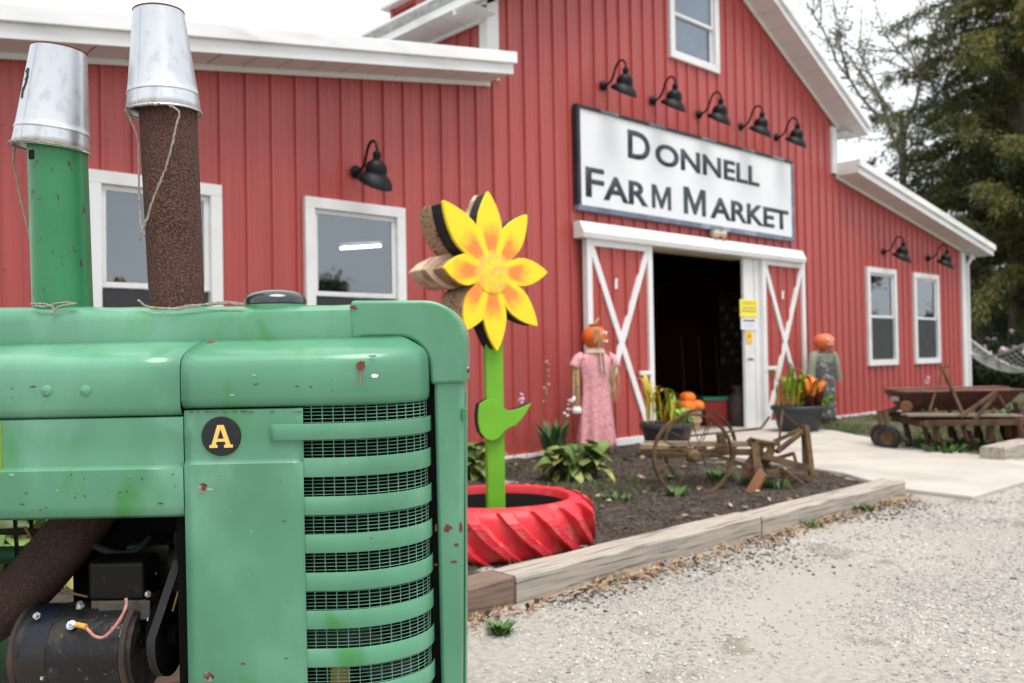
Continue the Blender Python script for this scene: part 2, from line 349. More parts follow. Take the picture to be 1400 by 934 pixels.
LAWNP = [(11.2, -.05), (11.05, -1.1), (10.5, -1.8), (9.62, -3.0), (9.1, -3.62), (60, -3.62), (60, 60), (19, 60), (19, -.05)]
field('lawn', LAWNP, lambda x, y: .02+.012*noise.noise(Vector((x, y, 5))), LAWN, step=.5)

# ================================================================== BARN
barn = thing('barn', 'long red metal sided barn with white trim, sliding doors and lean-to wings', 'barn', (9.67, 0, 0))
B0 = Vector((-9.67, 0, 0))
def bp(b, name, m, parent=None, **k):      # barn part: world coordinates -> barn frame
    b.v = [(v[0]-9.67, v[1], v[2]) for v in b.v]
    return b.build(name, m, parent or barn, **k)
XL, XA, XB, XR, XC = .5, 5.965, 13.42, 18.74, 9.67
PEAK = 6.72
def topz(x):
    if x < XA: return 3.97-.156*(6.12-x)
    if x > XB: return 3.93-.160*(x-13.42)
    return PEAK-.517*abs(x-XC)
WIN = [(2.05, 3.07, .83, 2.51), (3.82, 4.88, .83, 2.51), (14.42, 15.545, .83, 2.51), (16.28, 17.41, .83, 2.51), (9.08, 10.175, 4.89, 6.10)]
OPEN = [(a+.09, b-.09, c+.09, d-.09) for a, b, c, d in WIN] + [(8.46, 10.80, -.1, 2.44)]
def wall_cols(b, xs, yf, z0=0.):
    for x0, x1 in zip(xs[:-1], xs[1:]):
        if x1-x0 < 1e-5: continue
        mid = (x0+x1)/2; segs = [(z0, None)]
        for a, c, lo, hi in OPEN:
            if a-1e-6 <= mid <= c+1e-6:
                ns = []
                for p, q in segs:
                    if hi <= p or (q is not None and lo >= q): ns.append((p, q)); continue
                    if lo > p: ns.append((p, lo))
                    if q is None or hi < q: ns.append((hi, q))
                segs = ns
        for p, q in segs:
            b.add([(x0, yf(x0), p), (x1, yf(x1), p), (x1, yf(x1), q if q is not None else topz(x1-1e-4)), (x0, yf(x0), q if q is not None else topz(x0+1e-4))], [(0, 1, 2, 3)])
def loose(b):                       # separate sheets above and below an opening
    key = lambda v: (round(v[0], 4), round(v[2], 3)); par = list(range(len(b.f))); seen = {}
    def find(i):
        while par[i] != i: i = par[i]
        return i
    for i, f in enumerate(b.f):
        for q in f: seen.setdefault(key(b.v[q]), []).append(i)
    for l in seen.values():
        for q in l[1:]: par[find(q)] = find(l[0])
    # faces that share a side but not a corner
    for i, f in enumerate(b.f):
        for j in range(i):
            g = b.f[j]; xi = {round(b.v[q][0], 4) for q in f}; xj = {round(b.v[q][0], 4) for q in g}
            if xi & xj and find(i) != find(j):
                zi_ = [b.v[q][2] for q in f]; zj_ = [b.v[q][2] for q in g]
                if min(max(zi_), max(zj_))-max(min(zi_), min(zj_)) > .01: par[find(i)] = find(j)
    out = {}
    for i, f in enumerate(b.f): out.setdefault(find(i), M()).add([b.v[q] for q in f], [(0, 1, 2, 3)])
    return list(out.values())
cuts = sorted({v for o in OPEN for v in o[:2]} | {XL, XA, XB, XR, XC})
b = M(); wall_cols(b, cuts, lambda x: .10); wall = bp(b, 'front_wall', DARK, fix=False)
PITCHX = .2286; x = 4.91-.02-PITCHX*20; strips = []
while x < XR:
    xa, xb = max(x, XL), min(x+PITCHX, XR)
    if xb-xa > .01: strips.append((x, xa, xb))
    x += PITCHX
PROF = [(0, 0), (.007, -.025), (.029, -.025), (.036, 0), (.098, 0), (.104, -.0035), (.112, -.0035), (.118, 0), (.160, 0), (.166, -.0035), (.174, -.0035), (.180, 0), (PITCHX, 0)]
px_ = [p[0] for p in PROF]; py_ = [p[1] for p in PROF]
for s0, xa, xb in strips:
    xs = sorted({xa, xb} | {s0+p for p in px_ if xa < s0+p < xb} | {c for c in cuts if xa < c < xb})
    b = M(); wall_cols(b, xs, lambda q: float(np.interp(q-s0, px_, py_)))
    for piece in loose(b): bp(piece, 'siding_panel', RED, wall, fix=False)
# screws on the ribs
b = M()
for s0, xa, xb in strips:
    for zz in (.35, 1.05, 1.75, 2.75, 3.45, 4.2, 5.0, 5.8):
        X = s0+.06
        if XL < X < XR and zz < topz(X)-.1 and not any(o[0]-.1 < X < o[1]+.1 and o[2]-.1 < zz < o[3]+.1 for o in OPEN):
            b.lathe([(.007, 0), (.005, .006), (.0005, .007)], (X, 0, zz), (0, -1, 0), n=6)
tag(bp(b, 'screw_heads', RED, wall), kind='stuff')
# side walls, back wall, floor
DEPTH = 13.
for Xq in (XL, XR): b = M(); b.add([(Xq, .1, 0), (Xq, DEPTH, 0), (Xq, DEPTH, topz(Xq)), (Xq, .1, topz(Xq))], [(0, 1, 2, 3)]); bp(b, 'end_wall', DOORRED)
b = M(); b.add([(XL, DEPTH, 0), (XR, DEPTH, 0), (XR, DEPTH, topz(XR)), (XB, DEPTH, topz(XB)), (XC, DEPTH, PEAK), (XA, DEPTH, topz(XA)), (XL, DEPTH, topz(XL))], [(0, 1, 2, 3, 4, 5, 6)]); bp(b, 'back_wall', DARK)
b = M(); b.box(XL, XR, .05, DEPTH, -.05, .045); bp(b, 'floor', mat('barn_floor', (.30, .27, .235), .85))
def side_wall(X, sgn):
    w = M(); w.add([(X-sgn*.03, .05, 3.9), (X-sgn*.03, DEPTH, 3.9), (X-sgn*.03, DEPTH, topz(XA+.001)), (X-sgn*.03, .05, topz(XA+.001))], [(0, 1, 2, 3)])
    par = bp(w, 'side_wall', DARK, fix=False)
    for i in range(30):
        y0 = .02+i*PITCHX; b = M(); rows = []
        for p, q in PROF: rows.append([(X+sgn*(-q), y0+p, 3.9), (X+sgn*(-q), y0+p, topz(XA+.001)+.05)])
        b.grid(rows); bp(b, 'siding_panel', RED, par, fix=False)
side_wall(5.98, -1); side_wall(XB, 1)
# corner posts and base trim
def trim(x0, x1, y0, y1, z0, z1, name='corner_trim', m=WHITE): b = M(); b.box(x0, x1, y0, y1, z0, z1); return bp(b, name, m, bevel=.004)
trim(5.953, 6.115, -.045, .085, 3.98, 4.82)
trim(13.30, 13.47, -.045, .03, 3.95, 4.70); trim(13.43, 13.468, -.04, .14, 3.95, 4.70)
trim(18.59, 18.78, -.045, .03, 0, 3.06); trim(18.742, 18.778, -.04, .16, 0, 3.06)
for xa, xb in ((XL, 7.31), (12.18, 18.58)): trim(xa, xb, -.04, -.002, -.02, .05, 'base_trim')
# roofs
def slab(b, xa, za, xb, zb, y0, y1, t): b.add([(xa, y0, za), (xb, y0, zb), (xb, y1, zb), (xa, y1, za), (xa, y0, za+t), (xb, y0, zb+t), (xb, y1, zb+t), (xa, y1, za+t)], [(0, 3, 2, 1), (4, 5, 6, 7), (0, 1, 5, 4), (1, 2, 6, 5), (2, 3, 7, 6), (3, 0, 4, 7)])
YO = -.38
def rzm(x): return PEAK-.517*abs(x-XC)
b = M()
slab(b, 5.52, rzm(5.52)+.10, XC, PEAK+.10, YO+.012, DEPTH+.3, .10); slab(b, XC, PEAK+.10, 13.82, rzm(13.82)+.10, YO+.012, DEPTH+.3, .10)
roof = bp(b, 'main_roof', SHINGLE)
b = M(); slab(b, -.1, topz(-.1)+.10, 5.93, topz(5.90)+.10, YO+.012, DEPTH+.2, .07); lroof = bp(b, 'lean_to_roof', SHINGLE)
b = M(); slab(b, 13.43, topz(13.43)+.10, 19.30, topz(19.30)+.10, YO+.012, DEPTH+.2, .07); rroof = bp(b, 'lean_to_roof', SHINGLE)
def rake(par, xa, xb, zf, name_b='fascia'):
    # lower board, upper drip flashing, soffit panels, wall mould
    b = M(); slab(b, xa, zf(xa), xb, zf(xb), YO-.02, YO, .11); bp(b, name_b, FASCIA, par, bevel=.003)
    b = M(); slab(b, xa-.01, zf(xa)+.105, xb+.02, zf(xb)+.105, YO-.06, YO+.01, .115); bp(b, 'drip_edge', FASCIA, par, bevel=.006)
    n = max(1, int(round(abs(xb-xa)/.305))); st = (xb-xa)/n
    for i in range(n):
        p, q = xa+i*st+.004, xa+(i+1)*st-.004; b = M()
        b.add([(p, YO+.001, zf(p)+.014), (q, YO+.001, zf(q)+.014), (q, -.001, zf(q)+.014), (p, -.001, zf(p)+.014), (p+.008, YO+.001, zf(p)+.006), (q-.008, YO+.001, zf(q)+.006), (q-.008, -.001, zf(q)+.006), (p+.008, -.001, zf(p)+.006)],
              [(0, 3, 2, 1), (4, 5, 6, 7), (0, 1, 5, 4), (1, 2, 6, 5), (2, 3, 7, 6), (3, 0, 4, 7)])
        bp(b, 'soffit_panel', WHITE2, par)
    b = M(); slab(b, xa, zf(xa)-.035, xb, zf(xb)-.035, -.045, -.024, .055); bp(b, 'soffit_mould', WHITE2, par)
rake(lroof, -.1, 5.985, lambda x: 3.97-.156*(6.12-x)-.02)
rake(rroof, 13.43, 19.30, lambda x: 3.93-.160*(x-13.42)-.02)
b = M(); b.add([(13.425, YO-.02, 3.92), (13.425, -.03, 3.92), (13.425, -.03, 4.12), (13.425, YO-.02, 4.12), (13.445, YO-.02, 3.92), (13.445, -.03, 3.92), (13.445, -.03, 4.12), (13.445, YO-.02, 4.12)], [(0, 1, 2, 3), (7, 6, 5, 4), (0, 4, 5, 1), (2, 6, 7, 3), (0, 3, 7, 4), (1, 5, 6, 2)]); bp(b, 'end_cap', FASCIA, rroof)
rake(roof, XC+.01, 13.82, lambda x: rzm(x)-.02); rake(roof, 5.52, XC-.01, lambda x: rzm(x)-.02)
# side eaves of the tall part: boxed soffit and fascia running back
for X0, X1, sg in ((5.55, XA, -1), (XB, 13.79, 1)):
    b = M(); xe = X0 if sg < 0 else X1
    b.box(min(xe, xe+sg*.02), max(xe, xe+sg*.02), YO, DEPTH, 4.585, 4.775); bp(b, 'fascia', FASCIA, roof)
    b = M(); b.box(xe+(.005 if sg < 0 else -.075), xe+(.075 if sg < 0 else -.005), YO-.01, DEPTH, 4.775, 4.83); bp(b, 'drip_edge', FASCIA, roof)
    for i in range(1, 18):
        b = M(); b.box(X0+.002, X1+(.02 if sg < 0 else -.002), i*.305-.34, i*.305-.042, 4.595, 4.61); bp(b, 'soffit_panel', WHITE2, roof)
    b = M(); b.box(X0+.003, X1-.003, -.20, -.04, 4.598, 4.612); bp(b, 'soffit_panel', WHITE2, roof)
    b = M(); b.box(*((XA-.05, XA-.016) if sg < 0 else (XB+.024, XB+.05)), .02, 6, 4.565, 4.597); bp(b, 'soffit_mould', WHITE2, roof)
# cupola
CUX0, CUX1, CUY0, CUY1, CUZ, CUT = 9.22, 10.12, 5.45, 6.33, 6.55, 7.47
b = M(); b.box(CUX0+.03, CUX1-.03, CUY0+.03, CUY1-.03, CUZ, CUT); cup = bp(b, 'cupola', DOORRED, roof)
def rp(b, n, m): b.v = [(v[0]-9.67, v[1], v[2]) for v in b.v]; return b.build(n, m, roof)
for cx, cy in ((CUX0, CUY0), (CUX1-.09, CUY0), (CUX0, CUY1-.09), (CUX1-.09, CUY1-.09)): b = M(); b.box(cx, cx+.09, cy, cy+.09, CUZ, CUT); rp(b, 'cupola_post', RED)
for i in range(8):
    z = 6.72+i*.09
    b = M(); b.add([(CUX0+.032, CUY0+.09, z+.085), (CUX0+.032, CUY1-.09, z+.085), (CUX0-.012, CUY1-.09, z+.01), (CUX0-.012, CUY0+.09, z+.01)], [(0, 1, 2, 3)]); rp(b, 'louvre', RED)
    b = M(); b.add([(CUX0+.09, CUY0+.032, z+.085), (CUX1-.09, CUY0+.032, z+.085), (CUX1-.09, CUY0-.012, z+.01), (CUX0+.09, CUY0-.012, z+.01)], [(0, 1, 2, 3)]); rp(b, 'louvre', RED)
b = M(); b.box(CUX0-.13, CUX1+.13, CUY0-.13, CUY1+.13, CUT, CUT+.06); rp(b, 'cupola_eave', WHITE)
b = M(); b.add([(CUX0-.13, CUY0-.13, CUT+.061), (CUX1+.13, CUY0-.13, CUT+.061), (CUX1+.13, CUY1+.13, CUT+.061), (CUX0-.13, CUY1+.13, CUT+.061), (9.67, 5.89, CUT+.55)], [(0, 1, 4), (1, 2, 4), (2, 3, 4), (3, 0, 4)]); rp(b, 'cupola_roof', WHITE)
# windows
def window(x0, x1, z0, z1):
    t = .095; b = M()
    b.box(x0, x1, -.05, .06, z1-t, z1); b.box(x0, x1, -.05, .06, z0, z0+t); b.box(x0, x0+t, -.05, .06, z0+t, z1-t); b.box(x1-t, x1, -.05, .06, z0+t, z1-t)
    w = bp(b, 'window', WHITE, bevel=.004)
    zm = (z0+z1)/2
    for a, c, y in ((zm-.02, z1-t, -.012), (z0+t, zm+.02, .016)):
        b = M(); s = .042; xa, xb = x0+t, x1-t
        b.box(xa, xb, y, y+.026, c-s, c); b.box(xa, xb, y, y+.026, a, a+s); b.box(xa, xa+s, y, y+.026, a+s, c-s); b.box(xb-s, xb, y, y+.026, a+s, c-s)
        bp(b, 'sash', WHITE, w, bevel=.003)
        b = M(); b.add([(xa+s-.004, y+.012, a+s-.004), (xb-s+.004, y+.012, a+s-.004), (xb-s+.004, y+.012, c-s+.004), (xa+s-.004, y+.012, c-s+.004)], [(0, 1, 2, 3)]); bp(b, 'pane', GLASS, w, fix=False)
    if z0 < 3: b = M(); b.box(x0+t+.012, x1-t-.012, -.002, .001, z0+t+.012, zm-.03); bp(b, 'screen_dark_reflection', SCREEN, w)  # right wing: screens; left wing: dark sheet standing in for a mirrored tree
    else: b = M(); b.box(x0+t, x1-t, .044, .048, z0+t, z1-t); bp(b, 'blind', mat('lavender_blind', (.78, .76, .84), .8, var=.1, scale=3), w)
for w in WIN: window(*w)
# sliding doors
def board(b, x0, z0, x1, z1, w, y0, y1):
    d = Vector((x1-x0, 0, z1-z0)); n = Vector((-d.z, 0, d.x)).normalized()*w/2
    p = [Vector((x0, 0, z0))-n, Vector((x1, 0, z1))-n, Vector((x1, 0, z1))+n, Vector((x0, 0, z0))+n]
    b.add([(q.x, y0, q.z) for q in p]+[(q.x, y1, q.z) for q in p], [(0, 1, 2, 3), (7, 6, 5, 4), (0, 4, 5, 1), (1, 5, 6, 2), (2, 6, 7, 3), (3, 7, 4, 0)])
def door(x0, x1, hx, knob):
    z0, z1 = .03, 2.42; yb = -.10
    b = M(); xs = [x0]; rows = []
    q = x0
    while q < x1:
        for p, dy in PROF[:-1]:
            if q+p < x1: rows.append([(q+p, yb+dy, z0), (q+p, yb+dy, z1)])
        q += PITCHX
    rows.append([(x1, yb, z0), (x1, yb, z1)]); b.grid(rows); d = bp(b, 'sliding_door', DOORRED, fix=False)
    bb = M(); bb.box(x0+.01, x1-.01, -.095, -.06, z0, z1); bp(bb, 'door_core', DOORRED, d)
    s = .085
    for n, a in (('stile', (x0, x0+s)), ('stile', (x1-s, x1))): b = M(); b.box(*a, -.135, -.06, z0, z1); bp(b, n, WHITE, d, bevel=.003)
    for z in (z0, z1-s): b = M(); b.box(x0+s, x1-s, -.133, -.06, z, z+s); bp(b, 'rail', WHITE, d, bevel=.003)
    b = M(); board(b, x0+s, z0+s, x1-s, z1-s, .085, -.130, -.098); bp(b, 'brace', WHITE, d, bevel=.003)
    b = M(); board(b, x0+s, z1-s, x1-s, z0+s, .085, -.128, -.096); bp(b, 'brace', WHITE, d, bevel=.003)
    b = M(); b.box(hx-.12, hx+.10, -.15, -.12, .84, .89); bp(b, 'door_handle', WHITE, d, bevel=.006)
    b = M(); b.box(knob-.02, knob+.02, -.131, -.12, 1.86, 1.95); b.box(knob-.012, knob+.028, -.1305, -.12, 1.95, 1.98); bp(b, 'door_tag', CREAM, d)
door(7.32, 8.50, 8.33, 7.82); door(10.99, 12.17, 11.2, 11.53)
b = M()
for xx in (7.27, 12.44): pass
P = [(-.04, 2.41), (-.19, 2.41), (-.205, 2.47), (-.14, 2.60), (-.04, 2.60)]
b.prism(P, lambda y, z: (7.20, y, z), lambda y, z: (12.10, y, z)); bp(b, 'door_track_cover', WHITE, bevel=.004)
b = M(); b.box(8.28, 8.455, -.055, .12, 0, 2.40); b.box(8.46, 10.62, -.05, .12, 2.385, 2.405); bp(b, 'door_jamb', mat('raw_wood_jamb', (.33, .25, .17), .8, var=.2, stretch=(9, 9, 1)))
b = M(); b.box(10.865, 10.985, -.075, -.02, .04, 2.405); bp(b, 'door_casing', WHITE, bevel=.004)
b = M(); b.box(10.60, 10.85, -.07, -.025, .04, 2.405); jd = bp(b, 'door_post', WHITE, bevel=.004)
b = M(); b.lathe([(.014, 0), (.014, .04), (.03, .05), (.032, .07), (.022, .085), (.001, .088)], (10.66, -.07, 1.0), (0, -1, 0), n=14); bp(b, 'knob', STEEL, jd, smooth=True)
b = M(); b.box(8.4, 10.7, -.06, .2, -.02, .05); bp(b, 'threshold', CONC)
# downspout
b = M(); b.tube([(18.93, -.10, 3.03), (18.95, -.09, 2.93), (18.90, -.03, 2.80), (18.90, -.02, 1.0), (18.90, -.02, .15), (18.95, -.15, .06)], .04, 8); bp(b, 'downspout', WHITE, smooth=True)

# interior posts (part of the barn), then loose stock
for X, Y in ((9.3, 4), (11.3, 4), (9.3, 8.2), (8.0, 2.2)): b = M(); b.box(X-.09, X+.09, Y-.09, Y+.09, .04, 4.4); bp(b, 'interior_post', mat('post_wood', (.10, .06, .04), .85))
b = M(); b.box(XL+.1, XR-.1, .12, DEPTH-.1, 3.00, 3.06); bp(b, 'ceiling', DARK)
lt = thing('tube_lamp', 'lit white fluorescent tube lamp hanging inside behind the window glass', 'lamp', (6.35, 3.0, 2.55))
b = M(); b.bar((-.32, 0, .05), (.34, 0, .13), .12, .04); b.build('housing', WHITE, lt)
b = M(); b.tube([(-.30, 0, -.02), (.32, 0, .06)], .018, 8); b.build('tube', emit('tube_glow', (1, 1, .97), 5), lt)
b = M(); b.tube([(0, 0, .09), (0, 0, .50)], .008, 6); b.build('hanger', BLACK, lt)

# ================================================================== SIGN
sg = thing('sign', 'white barn sign with dark lettering above the sliding doors', 'sign', (9.70, 0, 2.77))
def sp(b, n, m, par=None, **k): b.v = [(v[0]-9.70, v[1], v[2]-2.77) for v in b.v]; return b.build(n, m, par or sg, **k)
b = M(); b.box(7.26, 11.95, -.075, -.022, 2.75, 3.925); board_ = sp(b, 'board', SIGNW)
for n, m, a in (('frame', SIGNK, (7.245, 11.975, -.092, -.02, 3.90, 3.94)), ('frame', SIGNB, (7.245, 11.975, -.092, -.02, 2.735, 2.795)), ('frame', SIGNK, (7.243, 7.295, -.091, -.021, 2.795, 3.90)), ('frame', SIGNB, (11.93, 11.977, -.091, -.021, 2.795, 3.90))):
    b = M(); b.box(*a); sp(b, n, m)
for i, X in enumerate((7.65, 8.55, 9.65, 10.6, 11.4)): b = M(); b.box(X, X+.32, -.0925, -.085, 3.905, 3.941); sp(b, 'frame_patch', SIGNB)
for s_, x0, x1, z0, z1 in (('D', 8.18, 8.61, 3.465, 3.81), ('ONNELL', 8.71, 11.10, 3.455, 3.735), ('F', 7.415, 7.735, 2.91, 3.255), ('AR', 7.72, 8.55, 2.905, 3.195), ('ARKET', 9.87, 11.88, 2.90, 3.19)):
    text_fit('lettering', s_, x0*.9955-9.70, x1*.9955-9.70, z0*.9955+.005-2.77, z1*.9955+.005-2.77, -.080, INK, board_, bold={'D': .022, 'F': .014}.get(s_, .027))
def letter_m(x0, x1, z0, z1, k):
    w, h = x1-x0, z1-z0; c = w/2; P = [(0, 0), (0, h), (k*1.25, h), (c, h*.36), (w-k*1.25, h), (w, h), (w, 0), (w-k, 0), (w-k, h*.68), (c+k*.32, h*.02), (c-k*.32, h*.02), (k, h*.68), (k, 0)]
    b = M(); b.prism([((x0+p)*.9955-9.70, (z0+q)*.9955+.005-2.77) for p, q in P], lambda x, z: (x, -.080, z), lambda x, z: (x, -.074, z)); b.build('lettering', INK, board_)
letter_m(8.625, 9.015, 2.905, 3.20, .070); letter_m(9.28, 9.77, 2.90, 3.25, .092)
# twin flood bulbs under the sign
fl = thing('flood_lamp', 'small twin bulb flood lamp under the sign', 'lamp', (9.92, -.03, 2.70))
b = M(); b.lathe([(.05, 0), (.05, .03), (.03, .05), (.0, .05)], (0, 0, 0), (0, -1, 0), n=12); b.build('base', CREAM, fl)
for s in (-1, 1): b = M(); b.lathe([(.018, 0), (.02, .05), (.05, .12), (.055, .14), (.0, .16)], (s*.03, -.03, 0), (s*.5, -.85, -.25), n=14); b.build('bulb', mat('flood_bulb', (.62, .50, .36), .4), fl, smooth=True)

# ================================================================== GOOSENECK LAMPS
def make_lamp():
    t = thing('wall_lamp', 'x', 'wall lamp')
    b = M(); b.lathe([(.0, 0), (.058, 0), (.06, .012), (.045, .03), (.02, .05), (.014, .06)], (0, 0, 0), (0, -1, 0), n=18); b.build('wall_plate', BLACK, t, smooth=True)
    arc = [(0, 0), (.07, 0), (.11, .015), (.145, .05), (.17, .10), (.195, .16), (.225, .205), (.265, .23), (.305, .225), (.338, .195), (.35, .15), (.352, .06)]
    b = M(); b.tube([(0, -p, q) for p, q in arc], .0135, 8); b.build('arm', BLACK, t, smooth=True)
    ax = Vector((0, -.16, 1)).normalized()
    def cut(bm):                       # the skirt is cut at a slant: longer on the side away from the wall
        bm.v = [(x, y, z-.42*(-(y)-.335)*min(1, max(0, (-.02-z)/.12))) for x, y, z in bm.v]; return bm      # opening tipped towards the wall
    c = Vector((0, -.352, .095))
    pr = [(.012, .03), (.034, .022), (.040, .0), (.040, -.018), (.036, -.022), (.036, -.048), (.052, -.056), (.076, -.070), (.094, -.092), (.103, -.118), (.104, -.145), (.099, -.166), (.106, -.176), (.130, -.192), (.150, -.216), (.160, -.244), (.163, -.264), (.163, -.272), (.157, -.272)]
    b = M(); b.lathe(pr, c, ax, n=32); cut(b); sh = b.build('shade', BLACK, t, smooth=True)
    b = M(); b.lathe([(.157, -.270), (.153, -.245), (.142, -.216), (.118, -.188), (.092, -.168), (.094, -.14), (.075, -.09), (.03, -.085), (.0, -.085)], c, ax, n=32); cut(b); b.build('shade_lining', CREAM, sh, smooth=True)
    b = M(); b.lathe([(.012, -.085), (.014, -.11), (.03, -.14), (.03, -.17), (.0, -.195)], c, ax, n=12); b.build('bulb', mat('bulb_glass', (.8, .78, .7), .3), sh, smooth=True)
    sh.scale = (.94, .94, .98); sh.location = c*.05
    return t
lamp0 = make_lamp()
LX = [7.78, 8.715, 9.69, 10.68, 11.63]
labs = ['black gooseneck lamp above the sign, nearest the upwardly lit left sign edge', '', '', '', '']
labs = ['black gooseneck lamp over the sign, first of five beside the bare wall', 'black gooseneck lamp over the sign, second of five, above the letter D', 'black gooseneck lamp over the sign, middle of the five', 'black gooseneck lamp over the sign, fourth of five, above the double L', 'black gooseneck lamp over the sign, last of five beside the gable corner']
lamp0.location = (LX[0], -.02, 4.26); lamp0['label'] = labs[0]; lamp0['group'] = 'lamps above the sign'
for X, l in zip(LX[1:], labs[1:]): dup(lamp0, (X, -.02, 4.26), label=l)
o = dup(lamp0, (4.35, -.02, 2.79), label='black gooseneck lamp above the wide window beside the flower'); o['group'] = 'lamps above the windows'
for X, l in ((15.10, 'black gooseneck lamp above the lean-to window nearer the sliding doors'), (16.98, 'black gooseneck lamp above the lean-to window nearer the downspout')):
    o = dup(lamp0, (X, -.02, 2.81), label=l); o['group'] = 'lamps above the windows'

# ================================================================== NOTICES on the door post
def notice(lab, x0, x1, z0, z1, m, lines):
    t = thing('notice', lab, 'notice', ((x0+x1)/2, -.0755, z0)); w = x1-x0; h = z1-z0
    b = M(); b.box(-w/2, w/2, -.006, 0, 0, h); s = b.build('sheet', m, t)
    for nm, mm, a, c, d, e in lines: b = M(); b.box(a*w-w/2, c*w-w/2, -.0085, -.005, d*h, e*h); b.build(nm, mm, s)
def P2(px, py): v = onY(px, py, -.075); return v.x, v.z
a = P2(1011, 409); c = P2(1035, 434)
notice('yellow paper notice with gold heading, topmost on the white door post', a[0], c[0], c[1], a[1], NYEL, [('heading', NHEAD, .12, .92, .70, .90), ('text_line', NINK, .15, .9, .50, .54), ('text_line', NINK, .1, .95, .32, .36)])
a = P2(1012.5, 434.5); c = P2(1033, 451)
notice('white paper notice with black heading under the yellow notice', a[0], c[0], c[1], a[1], NWHITE, [('heading', NINK, .14, .92, .70, .84), ('text_line', mat('notice_grey', (.4, .4, .45), .6), .2, .9, .45, .49), ('text_line', MATS['notice_grey'], .2, .9, .25, .29)])
a = P2(1020, 453); c = P2(1028.5, 469)
notice('small gold card with dark mark below the white notice', a[0], c[0], c[1], a[1], NGOLD, [('mark', NINK, .35, .65, .50, .68)])

# ================================================================== TIMBER EDGING
def timber(label, x0, x1, y0, y1, z0, z1, m, seed, rz=0.):
    b = M(); n = int((x1-x0)/.12)+2; rows = []
    for i in range(n):
        X = (x1-x0)*i/(n-1)-(x1-x0)/2; j = lambda k: .006*noise.noise(Vector((X*3, k, seed)))
        w = (y1-y0)/2; h = z1-z0; c = .012
        sec = [(-w+j(1), 0), (-w+j(2), h-c), (-w+c, h+j(3)), (0, h+j(4)), (w-c, h+j(5)), (w+j(6), h-c), (w+j(7), 0)]
        rows.append([(X, p, q) for p, q in sec])
    b.grid(rows, closed=True); k = len(rows[0]); b.f += [tuple(range(k)), tuple(range((n-1)*k, n*k))]
    o = b.build('timber_beam', m, loc=((x0+x1)/2, (y0+y1)/2, z0)); o.rotation_euler.z = rz
    tag(o, label, 'timber'); return o
timber('reddish brown timber beam edging the bed beside the red tyre', .62, 2.600, -3.955, -3.78, -.03, .125, TIMBERB, 1)
timber('grey weathered timber beam edging the bed between brown timber and beam joint', 2.612, 4.585, -3.96, -3.78, -.03, .125, TIMBER, 2)
timber('pale weathered timber beam edging the bed in front of the plough', 4.597, 6.56, -3.965, -3.785, -.04, .115, TIMBER, 3)
timber('grey timber beam across the path in front of the seed drill', 8.98, 11.2, -3.86, -3.64, -.02, .15, TIMBER, 4)

# ================================================================== TRACTOR
TILT = .020; ZC = 2.15
P0 = W(380, 700, ZC); P0 = P0 - U2*(P0.z/U2.z)
RC = Matrix((R2, FW, U2)).transposed().to_4x4()
MROOT = Matrix.Translation(P0) @ RC @ Matrix.Rotation(-TILT, 4, 'Y'); MINV = MROOT.inverted()
tr = thing('tractor', 'old green tractor with slotted radiator grille and round letter badge', 'tractor', mtx=MROOT)
def T(px, py, dy=0.): return MINV @ W(px, py, ZC+dy)
def lx(px, dy=-.25): return T(px, 700, dy).x
def lz(py, dy=-.25, px=250): return T(px, py, dy).z
HW, BW = .25, .09                       # half widths of hood and of its centre band
XS = lx(458, -.25); XE = lx(590.5, -BW); AX = XE-XS
def plan(i, x0, end=True, n=14, sgn=-1, x1=None):
    ly = HW-i; out = []
    xe = XS if end else x1
    m = 10
    for k in range(m+1): out.append((x0+(xe-x0)*k/m, sgn*ly))
    if end:
        a = AX*(1-.33*min(i, .16)/.16); bq = ly-BW
        for k in range(1, n+1):
            th = pi/2*k/n; out.append((XS+a*math.sin(th), sgn*(BW+bq*math.cos(th))))
    return out
def sweep(b, prof, x0, end, sgn, x1=None):       # prof: (inset, local z)
    b.grid([[(X, Y, z) for X, Y in plan(i, x0, end, sgn=sgn, x1=x1)] for i, z in prof])
SH = [(.158, 466), (.12, 470), (.08, 475), (.045, 480.5), (.025, 485), (.013, 489.5), (.005, 496), (.0015, 504), (0, 518), (0, 546), (.0035, 553), (.010, 557.5), (.02, 559)]
XBK = lx(-330)
def zi(V, i): return lz(V, -(HW-i))
